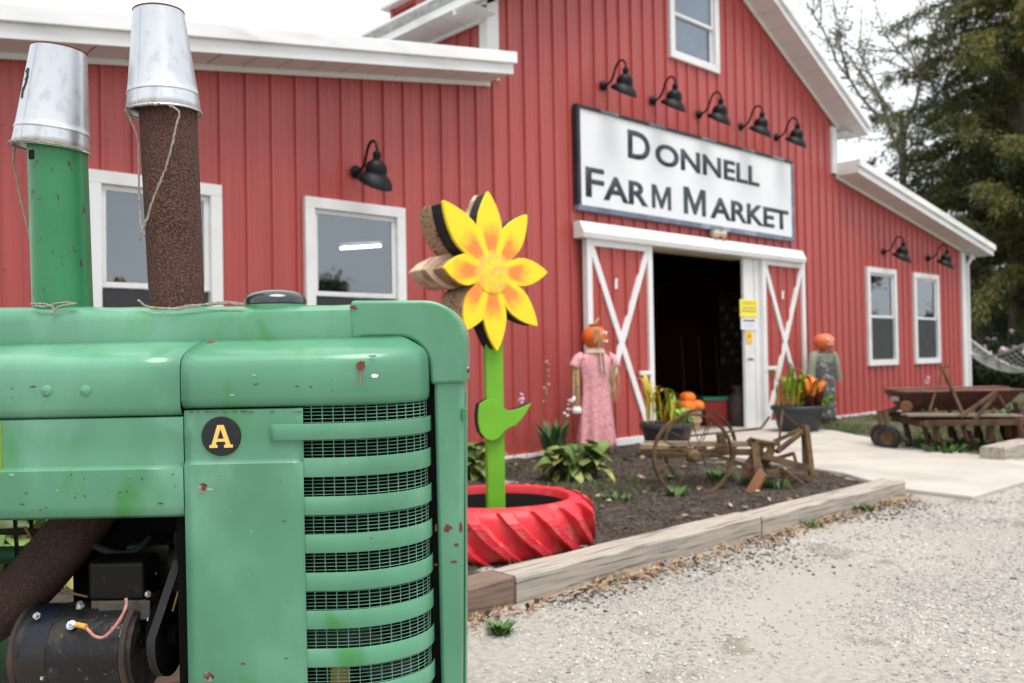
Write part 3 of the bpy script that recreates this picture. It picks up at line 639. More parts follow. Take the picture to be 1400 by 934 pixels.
for sgn in (-1, 1):
    b = M(); sweep(b, [(i, zi(V, i)) for i, V in SH], lx(250.8), True, sgn); b.build('shoulder_panel', GREEN, tr, smooth=True, solid=-.002, fix=False)
    b = M(); sweep(b, [(i, zi(V if k < 9 else V+9, i)) for k, (i, V) in enumerate(SH)], XBK, False, sgn, lx(249.4)); b.build('hood_side', GREEN, tr, smooth=True, solid=-.002, fix=False)
    LP = [(.012, 569.5), (.006, 571), (.005, 600), (.006, 634), (.0045, 637.5), (.0, 641), (.0, 690), (.003, 702), (.012, 706)]
    b = M(); sweep(b, [(i, zi(V, i)) for i, V in LP], XBK, False, sgn, lx(251.6)); b.build('side_panel', GREEN, tr, smooth=True, solid=-.002, fix=False)
    FP = [(.012, 561), (.006, 562.5), (.005, 600), (.006, 629), (.0045, 632.5), (.0, 636), (.0, 700), (.0, 800), (.0, 900), (.0, 1015), (.01, 1020)]
    b = M(); sweep(b, [(i, zi(V, i)) for i, V in FP], lx(253.2), False, sgn, lx(416)); b.build('grille_side_panel', GREEN, tr, smooth=True, solid=-.002, fix=False)
    SL = [(583, 605), (630, 656), (683, 708), (735, 760), (787, 812), (839, 864), (891, 916), (943, 968), (995, 1020)]
    for k, (v0, v1) in enumerate(SL):
        b = M(); e = -.004 if k == 0 else 0.
        pf = [(.014, v0+1.2), (.003+e, v0+.1), (.0008+e, v0+.3), (e, v0+1.6), (e, v1-1.6), (.0008+e, v1-.3), (.003+e, v1-.1), (.014, v1-1.2)]
        sweep(b, [(i, zi(V, i)) for i, V in pf], lx(372 if k == 0 else 415.4), True, sgn); b.build('grille_slat', GREEN, tr, smooth=True, solid=-.0015, fix=False)
    # wire screen behind the slats
    b = M(); ins = .020; pc = plan(ins, lx(408), True, n=18, sgn=sgn)
    dist = [0]
    for (p, q) in zip(pc[:-1], pc[1:]): dist.append(dist[-1]+math.hypot(q[0]-p[0], q[1]-p[1]))
    def at(d): return float(np.interp(d, dist, [p[0] for p in pc])), float(np.interp(d, dist, [p[1] for p in pc]))
    zt, zb_ = zi(552, ins), zi(1020, ins); z = zt; wr = .0007
    while z > zb_:
        b.grid([[(X, Y, z+wr) for X, Y in pc], [(X, Y-sgn*-.0012, z) for X, Y in pc], [(X, Y, z-wr) for X, Y in pc]]); z -= .0079
    d = .004
    while d < dist[-1]:
        (xa, ya), (xb, yb) = at(d-.0009), at(d+.0009); b.add([(xa, ya, zb_), (xb, yb, zb_), (xb, yb, zt), (xa, ya, zt)], [(0, 1, 2, 3)]); d += .0238
    tag(b.build('grille_screen', MESHG, tr, solid=-.0008, fix=False), kind='stuff')
# hood centre band, cap and pillar
def bandprof():
    h = [(0, 418), (.03, 418), (.058, 419), (.076, 422.5), (.086, 428.5), (.09, 437), (.09, 468)]
    half = [(d, lz(V, -d)) for d, V in h]
    return [(-d, z) for d, z in half[::-1]] + [(d, z) for d, z in half[1:]]
pr = bandprof(); b = M(); nx = 60; rows = []
for k in range(nx+1):
    X = XBK+(lx(520, -BW)-XBK)*k/nx
    pxl = -330+850*k/nx; sag = -max(-3, min(3, .016*(pxl-100)))*1.75e-3
    rows.append([(X, y, z + (sag+.004*noise.noise(Vector((X*9, y*5, 1))) if z > lz(425, -.08) else 0)) for y, z in pr])
b.grid(rows); b.build('hood_band', GREEN, tr, smooth=True, fix=False)
def L2(px, py, d=-BW): v = T(px, py, d); return (v.x, v.z)
def arc(cx, cy, r, a0, a1, n=10): return [(cx+r*math.cos(rad(a0+(a1-a0)*k/n)), cy-r*math.sin(rad(a0+(a1-a0)*k/n))) for k in range(n+1)]
out = [(479, 466)] + [(479, 411)] + arc(580, 468, 57.5, 90, 0, 12) + [(637.5, 524), (588.5, 526)] + arc(545, 503, 42, 0, 90, 10) + [(500, 461.5)]
out = [L2(*p) for p in out]
b = M(); b.prism(out, lambda x, z: (x, -BW-.003, z), lambda x, z: (x, BW+.003, z)); b.build('radiator_cap_band', GREEN, tr, smooth=True, bevel=.009, seg=4)
pil = [L2(*p) for p in ((592, 500), (634.5, 500), (633, 700), (631.5, 1060), (605, 1060), (597, 700))]
b = M(); b.prism(pil, lambda x, z: (x, -BW+.004, z), lambda x, z: (x, BW-.004, z)); b.build('grille_pillar', GREEN, tr, smooth=True, bevel=.010, seg=3)
pil = [L2(*p) for p in ((634, 535), (636.5, 537), (636.5, 1050), (633, 1050))]
b = M(); b.prism([(a-.001, c) for a, c in pil], lambda x, z: (x, -.03, z), lambda x, z: (x, .03, z)); b.build('pillar_moulding', GREEN, tr, bevel=.003)
b = M(); v = T(635, 566, -BW+.002); b.box(v.x-.006, v.x+.004, v.y-.006, v.y+.03, v.z-.014, v.z+.014); b.build('latch_clip', DKGREEN, tr, bevel=.002)
# dark boxes added as the shade of the void behind the screens, narrow slot
zt, zb_ = lz(552, -.1), lz(1040, -.1)
for xa, xb in ((425, 452), (482, 535)): b = M(); b.box(lx(xa, -.1), lx(xb, -.1), -.17, .17, zb_, zt); b.build('shade_core', SHADEBLACK, tr)
b = M(); b.box(lx(545, -.1), lx(606, -BW), -.075, .075, zb_, lz(505, -.1)); b.build('gap_shade_block', SHADEBLACK, tr)  # dark box added so the gap beside the pillar reads black
for sg_ in (-1, 1): b = M(); b.box(lx(236), lx(268), sg_*.225-.004, sg_*.225+.004, zb_, lz(490)); b.build('seam_backing', SHADEBLACK, tr)
b = M(); b.box(lx(300, -.1), lx(310, -.1), -.22, .22, zb_, lz(560, -.1)); b.build('radiator_shroud', SHADEBLACK, tr)
# badge
c = T(302.5, 596.5, -HW+.003); R_ = 27*(ZC-HW)/F_PX
yb = -HW+.0042
bd = M().lathe([(0, .004), (R_-.001, .004), (R_, .002), (R_, 0)], (c.x, yb, c.z), (0, -1, 0), n=40).build('badge', BADGEB, tr)
u = R_/27.0
def A_poly(b, poly): b.prism(poly, lambda x, z: (c.x+x*u, yb-.0038, c.z+z*u), lambda x, z: (c.x+x*u, yb-.0058, c.z+z*u))
b = M()
A_poly(b, [(-15.5, -15.5), (-4.5, -15.5), (-4.5, -11.5), (-7, -11.5), (-5.6, -7.2), (5.6, -7.2), (7, -11.5), (4.5, -11.5), (4.5, -15.5), (16.5, -15.5), (16.5, -11.5), (13.2, -11.5), (4.4, 15.5), (-4.4, 15.5), (-12.6, -11.5), (-15.5, -11.5)])
A_poly(b, [(-4.4, -2.8), (4.4, -2.8), (0, 10.2)])
o = b.build('badge_letter', YELLOWD, bd)
b = M(); A_poly(b, [(-3.9, -2.8), (3.9, -2.8), (0.1, 9.6)]); b.v = [(v[0], v[1]-.0006, v[2]) for v in b.v]; b.build('badge_letter_counter', BADGEB, bd)
# bolts, rivets
def bolt(px, py, dy, r, m, name='bolt', ax=(0, -1, 0), h=.006):
    v = T(px, py, dy); b = M(); b.lathe([(r*1.5, 0), (r*1.5, .0022), (r, .0024), (r, h), (r*.7, h+.001), (0, h+.001)], v, ax, n=12); b.build(name, m, tr, smooth=True)
bolt(278, 667, -HW+.001, .0072, STEEL); bolt(286, 925, -HW+.001, .0075, STEEL)
bolt(288, 470.5, -.125, .009, RUSTSPOT, ax=(0, -.3, 1), h=.005); bolt(485, 420, -.085, .008, RUSTSPOT, ax=(0, -.5, 1)); bolt(638, 505, -.03, .008, STEEL, ax=(1, 0, 0))
for px in (64, 117): v = T(px, 534, -HW-.001); M().lathe([(.0125, -.001), (.0115, .002), (.007, .0042), (0, .005)], v, (0, -1, 0), n=18).build('rivet', GREEN, tr, smooth=True)
# paint wear with a shape of its own
def blot(px, py, dy, rx, rz_, m, seed, name='rust_patch'):
    v = T(px, py, dy); pts = []; n = 40
    for k in range(n):
        a = 2*pi*k/n; q = 1+.38*noise.noise(Vector((math.cos(a)*1.5, math.sin(a)*1.5, seed*3.1)))+.34*noise.noise(Vector((math.cos(a)*4, math.sin(a)*4, seed*5.3))); pts.append((v.x+rx*q*math.cos(a), v.z+rz_*q*math.sin(a)))
    b = M(); b.prism(pts, lambda x, z: (x, v.y, z), lambda x, z: (x, v.y-.0006, z)); b.build(name, m, tr)
yS = -HW-.0014
blot(493, 500, yS+.0004, .011, .0095, RUSTSPOT, 1); blot(492.5, 514, yS+.0035, .0022, .016, mat('rust_streak', (.30, .17, .09), .8), 2, 'rust_streak')
blot(512, 514, yS+.0003, .007, .0045, PAINTW, 3, 'bare_chip'); blot(510, 487, yS+.016, .008, .003, mat('scuff', (.22, .25, .24), .7), 4, 'scuff')
for px, py, a, c_, s in ((612, 722, .010, .009, 5), (596, 722, .003, .008, 6), (630, 721, .004, .010, 7), (624, 745, .005, .0035, 8), (621, 768, .007, .003, 9), (596, 772, .003, .003, 14)): blot(px, py, -BW+.0038, a, c_, RUSTSPOT, s)
for px, py, s in ((508, 736, 10), (425, 529, 11)): blot(px, py, -HW-.0016 if py > 600 else yS, .0024, .0018, RUSTSPOT, s)
CHIPD = mat('dark_scuff', (.03, .10, .055), .6); CHIPW = mat('pale_scuff', (.30, .45, .36), .7)
rn = random.Random(77)
for k_ in range(46):                      # small chips and scuffs over the flat side sheets
    px_c = rn.uniform(8, 405); py_c = rn.uniform(648, 925) if px_c > 258 else rn.uniform(645, 698)
    if rn.random() < .3: py_c = rn.uniform(512, 548); px_c = rn.uniform(8, 480)
    sc_ = rn.uniform(.0007, .0021); el = rn.choice((1, 1, 3.2)); blot(px_c, py_c, -HW-.0011, sc_*el, sc_, rn.choice((RUSTSPOT, CHIPW, CHIPW, CHIPD, CHIPD)), 100+k_, 'paint_chip')
for k_ in range(22):                      # grime caught in the seam under the shoulder panel
    px_c = rn.uniform(256, 412); blot(px_c, 562.5+rn.uniform(-.3, .9), -HW+.0035, rn.uniform(.003, .008), rn.uniform(.0007, .0014), mat('seam_grime', (.13, .095, .06), .9), 200+k_, 'seam_grime')
# yellow-green stripe decal at the hood's rear
v = T(-30, 605, -HW); b = M(); b.box(v.x-.05, lx(3), -HW+.0035, -HW+.006, lz(641, -HW), lz(571, -HW)); b.build('stripe_decal', mat('decal_lime', (.17, .30, .03), .5), tr)
# filler cap
v = T(377, 422, -.0); b = M(); rr = 42*(ZC)/F_PX
b.lathe([(rr*.95, -.01), (rr*.97, .010), (rr, .012), (rr*1.0, .020), (rr*.97, .027), (rr*.85, .036), (rr*.6, .043), (rr*.3, .047), (0, .048)], v, (0, 0, 1), n=36); fc = b.build('filler_cap', mat('cap_paint', (.02, .03, .026), .16, var=.2, coat=.8), tr, smooth=True)
b = M(); b.lathe([(rr*.99, -.014), (rr*1.0, .008), (rr*.9, .012)], v, (0, 0, 1), n=36); b.build('cap_neck', GREEN, fc, smooth=True)
# stacks
def stack(name, pxb, pyb, pxt, pyt, wb, wt, m):
    a, c = T(pxb, pyb, 0), T(pxt, pyt, 0); b = M(); k = ZC/F_PX/2
    n = 12; pts = [a.lerp(c, i/n) for i in range(n+1)]
    b.tube(pts, [k*(wb+(wt-wb)*i/n) for i in range(n+1)], 40); o = b.build(name, m, tr, smooth=True); return a, c, o
a1, c1, st1 = stack('intake_stack', 86.5, 432, 78, 178, 75.5, 74, DKGREEN)
a2, c2, st2 = stack('exhaust_stack', 243, 432, 229, 132, 71, 75.5, RUST)
b = M(); k = ZC/F_PX; b.lathe([(38.8*k, 0), (38.8*k, .012), (37.6*k, .013)], a1+Vector((0, 0, .008)), (c1-a1), n=40); b.build('stack_collar', DKGREEN, st1, smooth=True)
v = T(53, 213, -.04); b = M(); b.box(v.x-.013, v.x+.010, -.062, -.030, v.z-.012, v.z+.010); b.build('tape_patch', BLACK, st1)
# exhaust manifold tube in the engine bay
pts = smooth_pts([T(x, y, d) for x, y, d in ((-160, 880, -.10), (-90, 872, -.10), (-30, 852, -.09), (15, 822, -.08), (55, 782, -.06), (90, 740, -.04), (125, 695, -.01), (160, 640, .0), (200, 560, .0))])
b = M(); b.tube(pts, [36*k for _ in pts], 24); b.build('exhaust_manifold', mat('manifold_rust', (.042, .021, .015), .85, var=.3, scale=12, bump=.4, bscale=260, col2=(.070, .035, .025), thr=.56, scale2=160), tr, smooth=True)
# engine block and chassis (behind, mostly dark)
b = M(); b.box(lx(90, 0), lx(300, 0), .02, .20, lz(880, 0), lz(700, 0)); b.build('engine_block', SHADEBLACK, tr, bevel=.01)
b = M(); b.box(lx(-330, 0), lx(-60, 0), -.06, .22, lz(1250, 0), lz(880, 0)); b.box(lx(-330, 0), lx(-75, 0), .02, .20, lz(880, 0), lz(640, 0)); b.build('crankcase', SHADEGREEN, tr, bevel=.01)
b = M(); b.tube([T(-330, 768, .10), T(250, 752, .10)], .022, 14); b.build('water_pipe', SHADEGREEN, tr, smooth=True)
b = M(); b.tube([T(-330, 728, .0), T(60, 727, .0), T(95, 726, .0)], .008, 8); b.lathe([(.016, 0), (.018, .03), (.012, .04)], T(58, 727, 0), (1, 0, 0), n=10, cap=True); b.build('throttle_rod', BLKMET, tr, smooth=True)
b = M(); b.tube([T(34, 720, -.05), T(46, 742, -.05), T(53, 762, -.05)], .0035, 6); b.build('fuel_line', mat('brass_line', (.30, .14, .05), .5), tr)
b = M(); b.bar(T(-330, 1060, -.20), T(600, 1060, -.20), .05, .10); b.build('frame_rail', GREEN, tr, bevel=.006)
b = M(); b.bar(T(-330, 1060, .20), T(600, 1060, .20), .05, .10); b.build('frame_rail', GREEN, tr, bevel=.006)
b = M(); b.box(lx(500, 0), lx(600, 0), -.235, .235, lz(1110, 0), lz(1030, 0)); b.build('front_support', GREEN, tr, bevel=.01)
# generator
GX0, GX1, GY, GD = 44, 203, 888, -.135
gax = (T(GX1, GY-6, GD)-T(GX0, GY, GD)); gl_ = gax.length; g0 = T(GX0, GY, GD); gr = 60*(ZC+GD)/F_PX
b = M(); b.lathe([(0, 0), (gr*.93, 0), (gr*.97, .004), (gr*.97, gl_*.10), (gr, gl_*.105), (gr, gl_*.30), (gr*1.012, gl_*.302), (gr*1.012, gl_*.312), (gr, gl_*.314), (gr, gl_*.90), (gr*.965, gl_*.91), (gr*.965, gl_), (0, gl_)], g0, gax, n=44); gen = b.build('generator', BLKMET, tr, smooth=True)
b = M(); b.lathe([(gr*1.004, gl_*.11), (gr*1.006, gl_*.12), (gr*1.006, gl_*.29), (gr*1.004, gl_*.30)], g0, gax, n=44); b.build('brush_cover_band', GENBLUE, gen, smooth=True)
b = M(); b.lathe([(gr*.975, -.003), (gr*1.01, .0), (gr*1.01, .008), (gr*.975, .011)], g0, gax, n=44); b.build('end_bracket', mat('rusty_bracket', (.07, .04, .03), .7, var=.3, col2=(.012, .012, .012), thr=.5), gen, smooth=True)
b = M(); b.lathe([(gr*.97, gl_*.905), (gr*1.02, gl_*.91), (gr*1.02, gl_*.955), (gr*.97, gl_*.96)], g0, gax, n=44); b.build('end_bracket', MATS['rusty_bracket'], gen, smooth=True)
yF = GD-gr
v = T(136, 912, yF+.008); b = M(); b.lathe([(0, .001), (.011, .0), (.012, -.002)], v+Vector((0, -.004, 0)), (0, -1, -.3), n=14); b.build('oil_port', RUSTSPOT, gen)
v = T(98, 855, yF+.022); b = M(); b.lathe([(.011, 0), (.011, .003), (.008, .003), (.008, .008), (.004, .008), (.004, .015), (0, .015)], v, (0, -.8, .6), n=10); b.build('terminal_stud', GALV, gen)
v = T(110, 830, yF+.045); b = M(); b.lathe([(.010, 0), (.010, .004), (.007, .004), (.007, .012), (0, .012)], v, (0, -.3, 1), n=6); b.build('terminal_stud', GALV, gen)
for xa_, xb_ in ((136, 143), (152, 161)):
    b = M(); rows = []
    for h_ in (.052, .062, .072, .080): yy = GD-math.sqrt(gr*gr-h_*h_)-.0012; zz = T(150, GY-3, GD).z+h_; rows.append([(T(xa_, 858, yF).x, yy, zz), (T(xb_, 858, yF).x, yy, zz)])
    b.grid(rows); b.build('data_plate', mat('plate_pale', (.30, .33, .25), .4), gen)
# regulator box on its bracket
b = M(); p, q = T(120, 822, -.17), T(196, 768, -.17); b.box(p.x, q.x, -.17, -.075, p.z, q.z); reg = b.build('regulator_box', mat('regulator_black', (.003, .003, .0032), .4, var=.3, col2=(.014, .014, .014), thr=.66, scale2=40, spec=.25), tr, bevel=.009, seg=3)
b = M(); p, q = T(123, 834, -.17), T(198, 821, -.17); b.box(p.x, q.x, -.165, -.08, p.z, q.z); p2 = T(190, 845, -.17); b.box(p.x+.02, q.x+.012, -.172, -.168, p2.z-.004, q.z); b.build('regulator_base', mat('bracket_zinc', (.085, .08, .065), .5, metal=.4, var=.4, scale=20), reg, bevel=.002)
b = M(); p, q = T(95, 846, -.12), T(205, 833, -.12); b.box(p.x, q.x, -.13, -.07, p.z, q.z); b.build('regulator_bracket', MATS['bracket_zinc'], reg)
b = M(); b.tube(smooth_pts([T(*q) for q in ((101, 856, yF+.012), (115, 856, yF+.008), (121, 862, yF-.004), (130, 870, yF-.008), (142, 871, yF-.008), (156, 858, yF-.006), (168, 840, yF+.0), (173, 826, yF+.015), (172, 818, yF+.02))]), .0034, 8); wv = b.build('wire', mat('pink_wire', (.44, .19, .16), .6, var=.25, scale=60), gen, smooth=True)
b = M(); b.tube([T(105, 854, yF+.006), T(118, 857, yF-.001)], .0058, 10); b.build('wire_terminal', mat('terminal_yellow', (.70, .36, .05), .4), gen)
b = M(); b.tube([T(90, 803, -.08), T(102, 812, -.09), T(120, 816, -.10)], .003, 6); b.build('wire', MATS['brass_line'], reg)
b = M(); b.tube([T(196, 800, -.12), T(206, 791, -.11), T(214, 783, -.10)], .0032, 6); b.build('wire', mat('ochre_wire', (.45, .26, .05), .6), reg)
# hoses, clamps, bolts and castings round the generator
b = M(); b.lathe([(.03, 0), (.034, .01), (.034, .05), (.028, .06)], T(232, 770, -.03), (1, 0, 0), n=16, cap=True); b.box(T(176, 760, .0).x, T(236, 760, 0).x, -.02, .05, lz(800, 0), lz(742, 0)); b.build('water_outlet_casting', SHADEGREEN, tr, bevel=.008)
b = M(); b.tube(smooth_pts([T(205, 735, -.02), T(188, 752, -.05), T(160, 757, -.06), T(128, 745, -.04), T(105, 728, .0)]), .0085, 10); b.build('hose', RUBBER, tr, smooth=True)
for px_b, py_b, d_b in ((203, 812, -.15), (207, 846, -.16), (52, 842, -.19), (62, 926, -.22), (208, 905, -.19)):
    v = T(px_b, py_b, d_b); b = M(); b.lathe([(.0085, 0), (.0085, .006), (.005, .006), (.005, .014), (0, .014)], v, (0, -1, .25), n=6); b.build('hex_bolt', STEEL, tr)
b = M(); b.bar(T(196, 842, -.14), T(252, 812, -.06), .022, .006); b.build('generator_strap', MATS['bracket_zinc'], tr)
b = M(); b.tube(smooth_pts([T(252, 790, -.10), T(243, 812, -.13), T(236, 836, -.15)]), .0026, 6); b.build('wire', MATS['ochre_wire'], tr)
for px_b in (20, 42): b = M(); b.tube([T(px_b, 700, .06), T(px_b+4, 770, .07)], .005, 6); b.build('push_rod', BLKMET, tr)
b = M(); b.lathe([(.012, 0), (.018, .01), (.018, .04), (.009, .05)], T(12, 812, .02), (0, 0, 1), n=12, cap=True); b.build('grease_cup', STEEL, tr)
# pulley and belt
pc_ = T(228, 868, GD); b = M(); prr = 50*k
b.lathe([(0, -.018), (prr*.35, -.018), (prr*.35, -.012), (prr, -.012), (prr*.82, 0), (prr, .012), (prr*.3, .012), (prr*.3, .03), (0, .03)], pc_, (1, 0, .02), n=30); b.build('fan_pulley', SHADEBLACK, tr, smooth=True)
b = M(); b.tube([g0+gax, pc_], .012, 10); b.build('pulley_shaft', BLKMET, tr)
bel = []
for kk in range(0, 13): a = rad(-20+kk*17); bel.append(pc_+Vector((0, -math.cos(a)*prr*1.0, -math.sin(a)*prr*1.0+0)))
bel = [T(252, 690, -.02), T(243, 765, GD-.045)] + [pc_+Vector((0, -math.cos(rad(t))*prr, -math.sin(rad(t))*prr)) for t in range(-12, 176, 14)] + [T(238, 765, .0), T(250, 690, .04)]
b = M(); hw = .0095
rows = [[p+Vector((-hw, -.0, 0)), p+Vector((hw, 0, 0)), p+Vector((hw*.6, .006, .004)), p+Vector((-hw*.6, .006, .004))] for p in bel]
b.grid(rows, closed=True); b.build('fan_belt', mat('belt_rubber', (.014, .014, .016), .6, var=.3, scale=30), tr, smooth=True)
# pedestal, wheels
def wheel(par_x, dy, R_w, wd_, name):
    ctr = T(par_x, 900, dy); wz = MROOT @ ctr; tgt = Vector((wz.x, wz.y, R_w)); c = MINV @ tgt
    h = wd_/2; b = M(); b.lathe([(R_w*.66, -h*.8), (R_w*.8, -h), (R_w*.94, -h*.95), (R_w, -h*.5), (R_w, h*.5), (R_w*.94, h*.95), (R_w*.8, h), (R_w*.66, h*.8), (R_w*.66, -h*.8)], c, (0, 1, 0), n=48); w = b.build(name, RUBBER, tr, smooth=True)
    b = M(); b.lathe([(R_w*.67, -h*.7), (R_w*.6, -h*.6), (R_w*.55, 0), (.05, -.01), (.05, -.05), (0, -.05)], c, (0, 1, 0), n=32); b.build('rim', YELLOWD, w, smooth=True); return c
w1 = wheel(430, -.13, .26, .11, 'front_wheel'); w2 = wheel(430, .13, .26, .11, 'front_wheel')
b = M(); b.tube([T(540, 1100, 0), w1.lerp(w2, .5)+Vector((.02, 0, .10)), w1.lerp(w2, .5)], [.06, .05, .04], 14); b.tube([w1, w2], .03, 12); b.build('pedestal', GREEN, tr, smooth=True)
r1 = wheel(-1350, -.75, .62, .3, 'rear_wheel'); r2 = wheel(-1350, .75, .62, .3, 'rear_wheel')
b = M(); b.tube([r1, r2], .08, 14); b.box(r1.x-.3, lx(-320, 0), -.2, .2, r1.z-.25, r1.z+.25); b.build('rear_axle_housing', GREEN, tr, bevel=.02)

# ================================================================== BUCKETS and TWINE
def bucket(label, pxt, pyt, pxb, pyb, wt, wb, lean):
    a, c = W(pxb, pyb, ZC), W(pxt, pyt, ZC); ax = (c-a); ax.normalize(); h = (c-a).length; kk = ZC/F_PX/2
    rb, rt = wb*kk, wt*kk; z = ax; x = R2.copy(); x = (x-z*x.dot(z)).normalized(); y = z.cross(x)
    mt = Matrix((x, y, z)).transposed().to_4x4(); mt.translation = a
    t = thing('bucket', label, 'bucket', mtx=mt)
    r = lambda q: rb+(rt-rb)*q
    pr = [(r(0), 0)]
    for i in range(1, 13):
        q = i/12; pr.append((r(q), h*q))
        if i == 2: pr += [(r(q)+.0016, h*(q+.008)), (r(q)+.0016, h*(q+.02)), (r(q), h*(q+.028))]
    pr += [(rt*.97, h), (rt*.95, h-.008), (0, h-.008)]
    b = M(); b.lathe(pr, n=48); bd_ = b.build('body', GALV, t, smooth=True, solid=.0012)
    b = M(); nn = 10; ring = [(r(0)+.0028*math.cos(2*pi*j/nn), .0028*math.sin(2*pi*j/nn)) for j in range(nn+1)]; b.lathe(ring, n=48); b.build('rolled_rim', GALV, t, smooth=True)
    b = M(); ring = [(rt+.0014*math.cos(2*pi*j/8), h+.0012+.0022*math.sin(2*pi*j/8)) for j in range(9)]; b.lathe(ring, n=48); b.build('rusty_base_ring', RUSTEDGE, t, smooth=True)
    b = M(); b.bar((rb*math.cos(-1.95)+.0, rb*math.sin(-1.95), 0), (rt*math.cos(-1.95), rt*math.sin(-1.95), h), .002, .0015); b.build('side_seam', GALV, bd_)
    return t, rb, rt, h
bk1, rb1, rt1, h1 = bucket('galvanized bucket with black scribble upturned on the green stack', 81, 70, 70, 205, 70, 97, 0)
bk2, rb2, rt2, h2 = bucket('clean galvanized bucket upturned on the rusty brown stack', 217, 18, 224.5, 155, 66, 97, 0)
# scribble
b = M(); A0 = -pi/2-.62
for s0, s1 in (((-.06, .52), (.05, .60)), ((.05, .60), (.02, .74)), ((.02, .74), (-.10, .70)), ((-.10, .55), (-.05, .44)), ((-.04, .62), (.10, .66))):
    def cp(a, q): r = (rb1+(rt1-rb1)*q)+.0012; return Vector((r*math.cos(A0+a*.9), r*math.sin(A0+a*.9), h1*q))
    b.bar(cp(*s0), cp(*s1), .006, .001, up=(math.cos(A0), math.sin(A0), 0))
b.build('black_scribble', BADGEB, bk1)
def twine(label, pts, r=.0026, jit=.0012, n=7, sub=6):
    pts = [Vector(p) for p in pts]; out = []
    for i in range(len(pts)-1):
        p0, p1, p2, p3 = pts[max(i-1, 0)], pts[i], pts[i+1], pts[min(i+2, len(pts)-1)]
        for s in range(sub):
            t = s/sub; q = .5*((2*p1)+(p2-p0)*t+(2*p0-5*p1+4*p2-p3)*t*t+(3*p1-p0-3*p2+p3)*t**3)
            out.append(q+Vector((random.uniform(-jit, jit), random.uniform(-jit, jit), random.uniform(-jit, jit))))
    out.append(pts[-1]); b = M(); b.tube(out, [r*random.uniform(.8, 1.15) for _ in out], n)
    m0 = out[0].copy(); b.v = [(v[0]-m0.x, v[1]-m0.y, v[2]-m0.z) for v in b.v]
    return tag(b.build('twine', TWINE, smooth=True, loc=m0), label, 'twine')
def rim_pt(bk, rb, a, dz=-.001, e=.0042): return bk.matrix_world @ Vector(((rb+e)*math.cos(a), (rb+e)*math.sin(a), dz))
twine('frayed twine wound round the rim of the scribbled bucket and hanging down', [rim_pt(bk1, rb1, a, .001) for a in np.linspace(-.25, -pi-.0, 12)] + [W(x, y, ZC-.02) for x, y in ((18, 222), (24, 252), (31, 285), (38, 312), (42, 332))])
twine('brown twine hanging in a long loop from the clean bucket', [W(x, y, z) for x, y, z in ((198, 322, ZC-.071), (192, 300, ZC-.06), (190, 250, ZC-.05), (188, 190, ZC-.055))] + [rim_pt(bk2, rb2, a, -.003) for a in np.linspace(-2.35, -1.15, 6)] + [W(x, y, ZC-.088) for x, y in ((244, 152), (243, 165), (238, 186), (233, 208), (226, 232), (216, 256), (207, 280), (200, 302), (193, 318), (191, 328))])
twine('loose tangle of twine on the hood at the green stack', [W(x, y-1.5, z-.004) for x, y, z in ((42, 417.5, ZC-.078), (55, 417, ZC-.083), (66, 418.5, ZC-.086), (74, 424, ZC-.089), (71, 431, ZC-.093), (78, 423, ZC-.089), (90, 418.5, ZC-.086), (104, 417, ZC-.08), (88, 415, ZC-.078), (72, 418, ZC-.084), (60, 421, ZC-.089), (48, 419, ZC-.084))], jit=.0006)
twine('twine strung along the hood from the rusty stack to the filler cap', [W(x, y-1.5, z-.004) for x, y, z in ((189, 411, ZC-.078), (194, 416, ZC-.080), (200, 420, ZC-.084), (216, 423, ZC-.089), (240, 422.5, ZC-.089), (262, 419, ZC-.087), (285, 418, ZC-.085), (310, 416.5, ZC-.082), (334, 418.5, ZC-.084), (318, 415, ZC-.08), (290, 416, ZC-.082), (268, 420.5, ZC-.088), (238, 424, ZC-.091), (205, 422, ZC-.088))], jit=.0008)

# ================================================================== RED TYRE
TC = Vector((3.3685, -2.9917, -.01)); TR, TH = .545, .298
ty = thing('tyre_planter', 'bright red painted tractor tyre lying flat round the flower post', 'tyre', TC)
pr = [(.405, .03), (.40, TH*.5), (.405, TH-.035), (.415, TH-.008), (.432, TH), (.452, TH-.004), (.475, TH-.016), (.500, TH-.032), (.512, TH-.06), (.516, TH*.5), (.512, .06), (.500, .03), (.45, .005), (.415, .01), (.405, .03)]
b = M(); b.lathe(pr, n=72); b.build('carcass', TYRERED, ty, smooth=True)
b = M(); b.lathe([(.399, .035), (.3945, TH*.5), (.399, TH-.05)], n=64); b.build('inner_liner', TYREIN, ty, smooth=True)
b = M(); b.lathe([(.0, .075), (.2, .072), (.41, .065)], n=48); b.build('soil_fill', SOIL, ty)
# slanting lugs: long upper set, shorter lower set between them
def lug(up):
    b = M(); n = 8; rows = []
    for i in range(n+1):
        t = i/n
        if up: z = TH-.012-t*TH*.70; ang = .34*t**1.15
        else: z = .012+t*TH*.42; ang = .30-.24*t
        ro = .505+.056*min(1, t*2.8+.2)*(1 if t < .9 else .75); ri = .495; w0, w1 = .046+.008*(1-t), .032
        rows.append([(ri*math.cos(ang-w0/ri), ri*math.sin(ang-w0/ri), z), (ro*math.cos(ang-w1/ro), ro*math.sin(ang-w1/ro), z), (ro*math.cos(ang+w1/ro), ro*math.sin(ang+w1/ro), z), (ri*math.cos(ang+(w0-.006)/ri), ri*math.sin(ang+(w0-.006)/ri), z)])
    b.grid(rows); b.f += [(0, 1, 2, 3), tuple(range(n*4, n*4+4))]
    return b
NL = 17
lu = lug(True).build('lug', TYRERED, ty, bevel=.004); ld = lug(False).build('lug', TYRERED, ty, bevel=.004)
ld.rotation_euler.z = pi/NL
for i in range(1, NL):
    for src, off in ((lu, 0), (ld, pi/NL)):
        c = src.copy(); COL.objects.link(c); c.rotation_euler.z = off+2*pi*i/NL

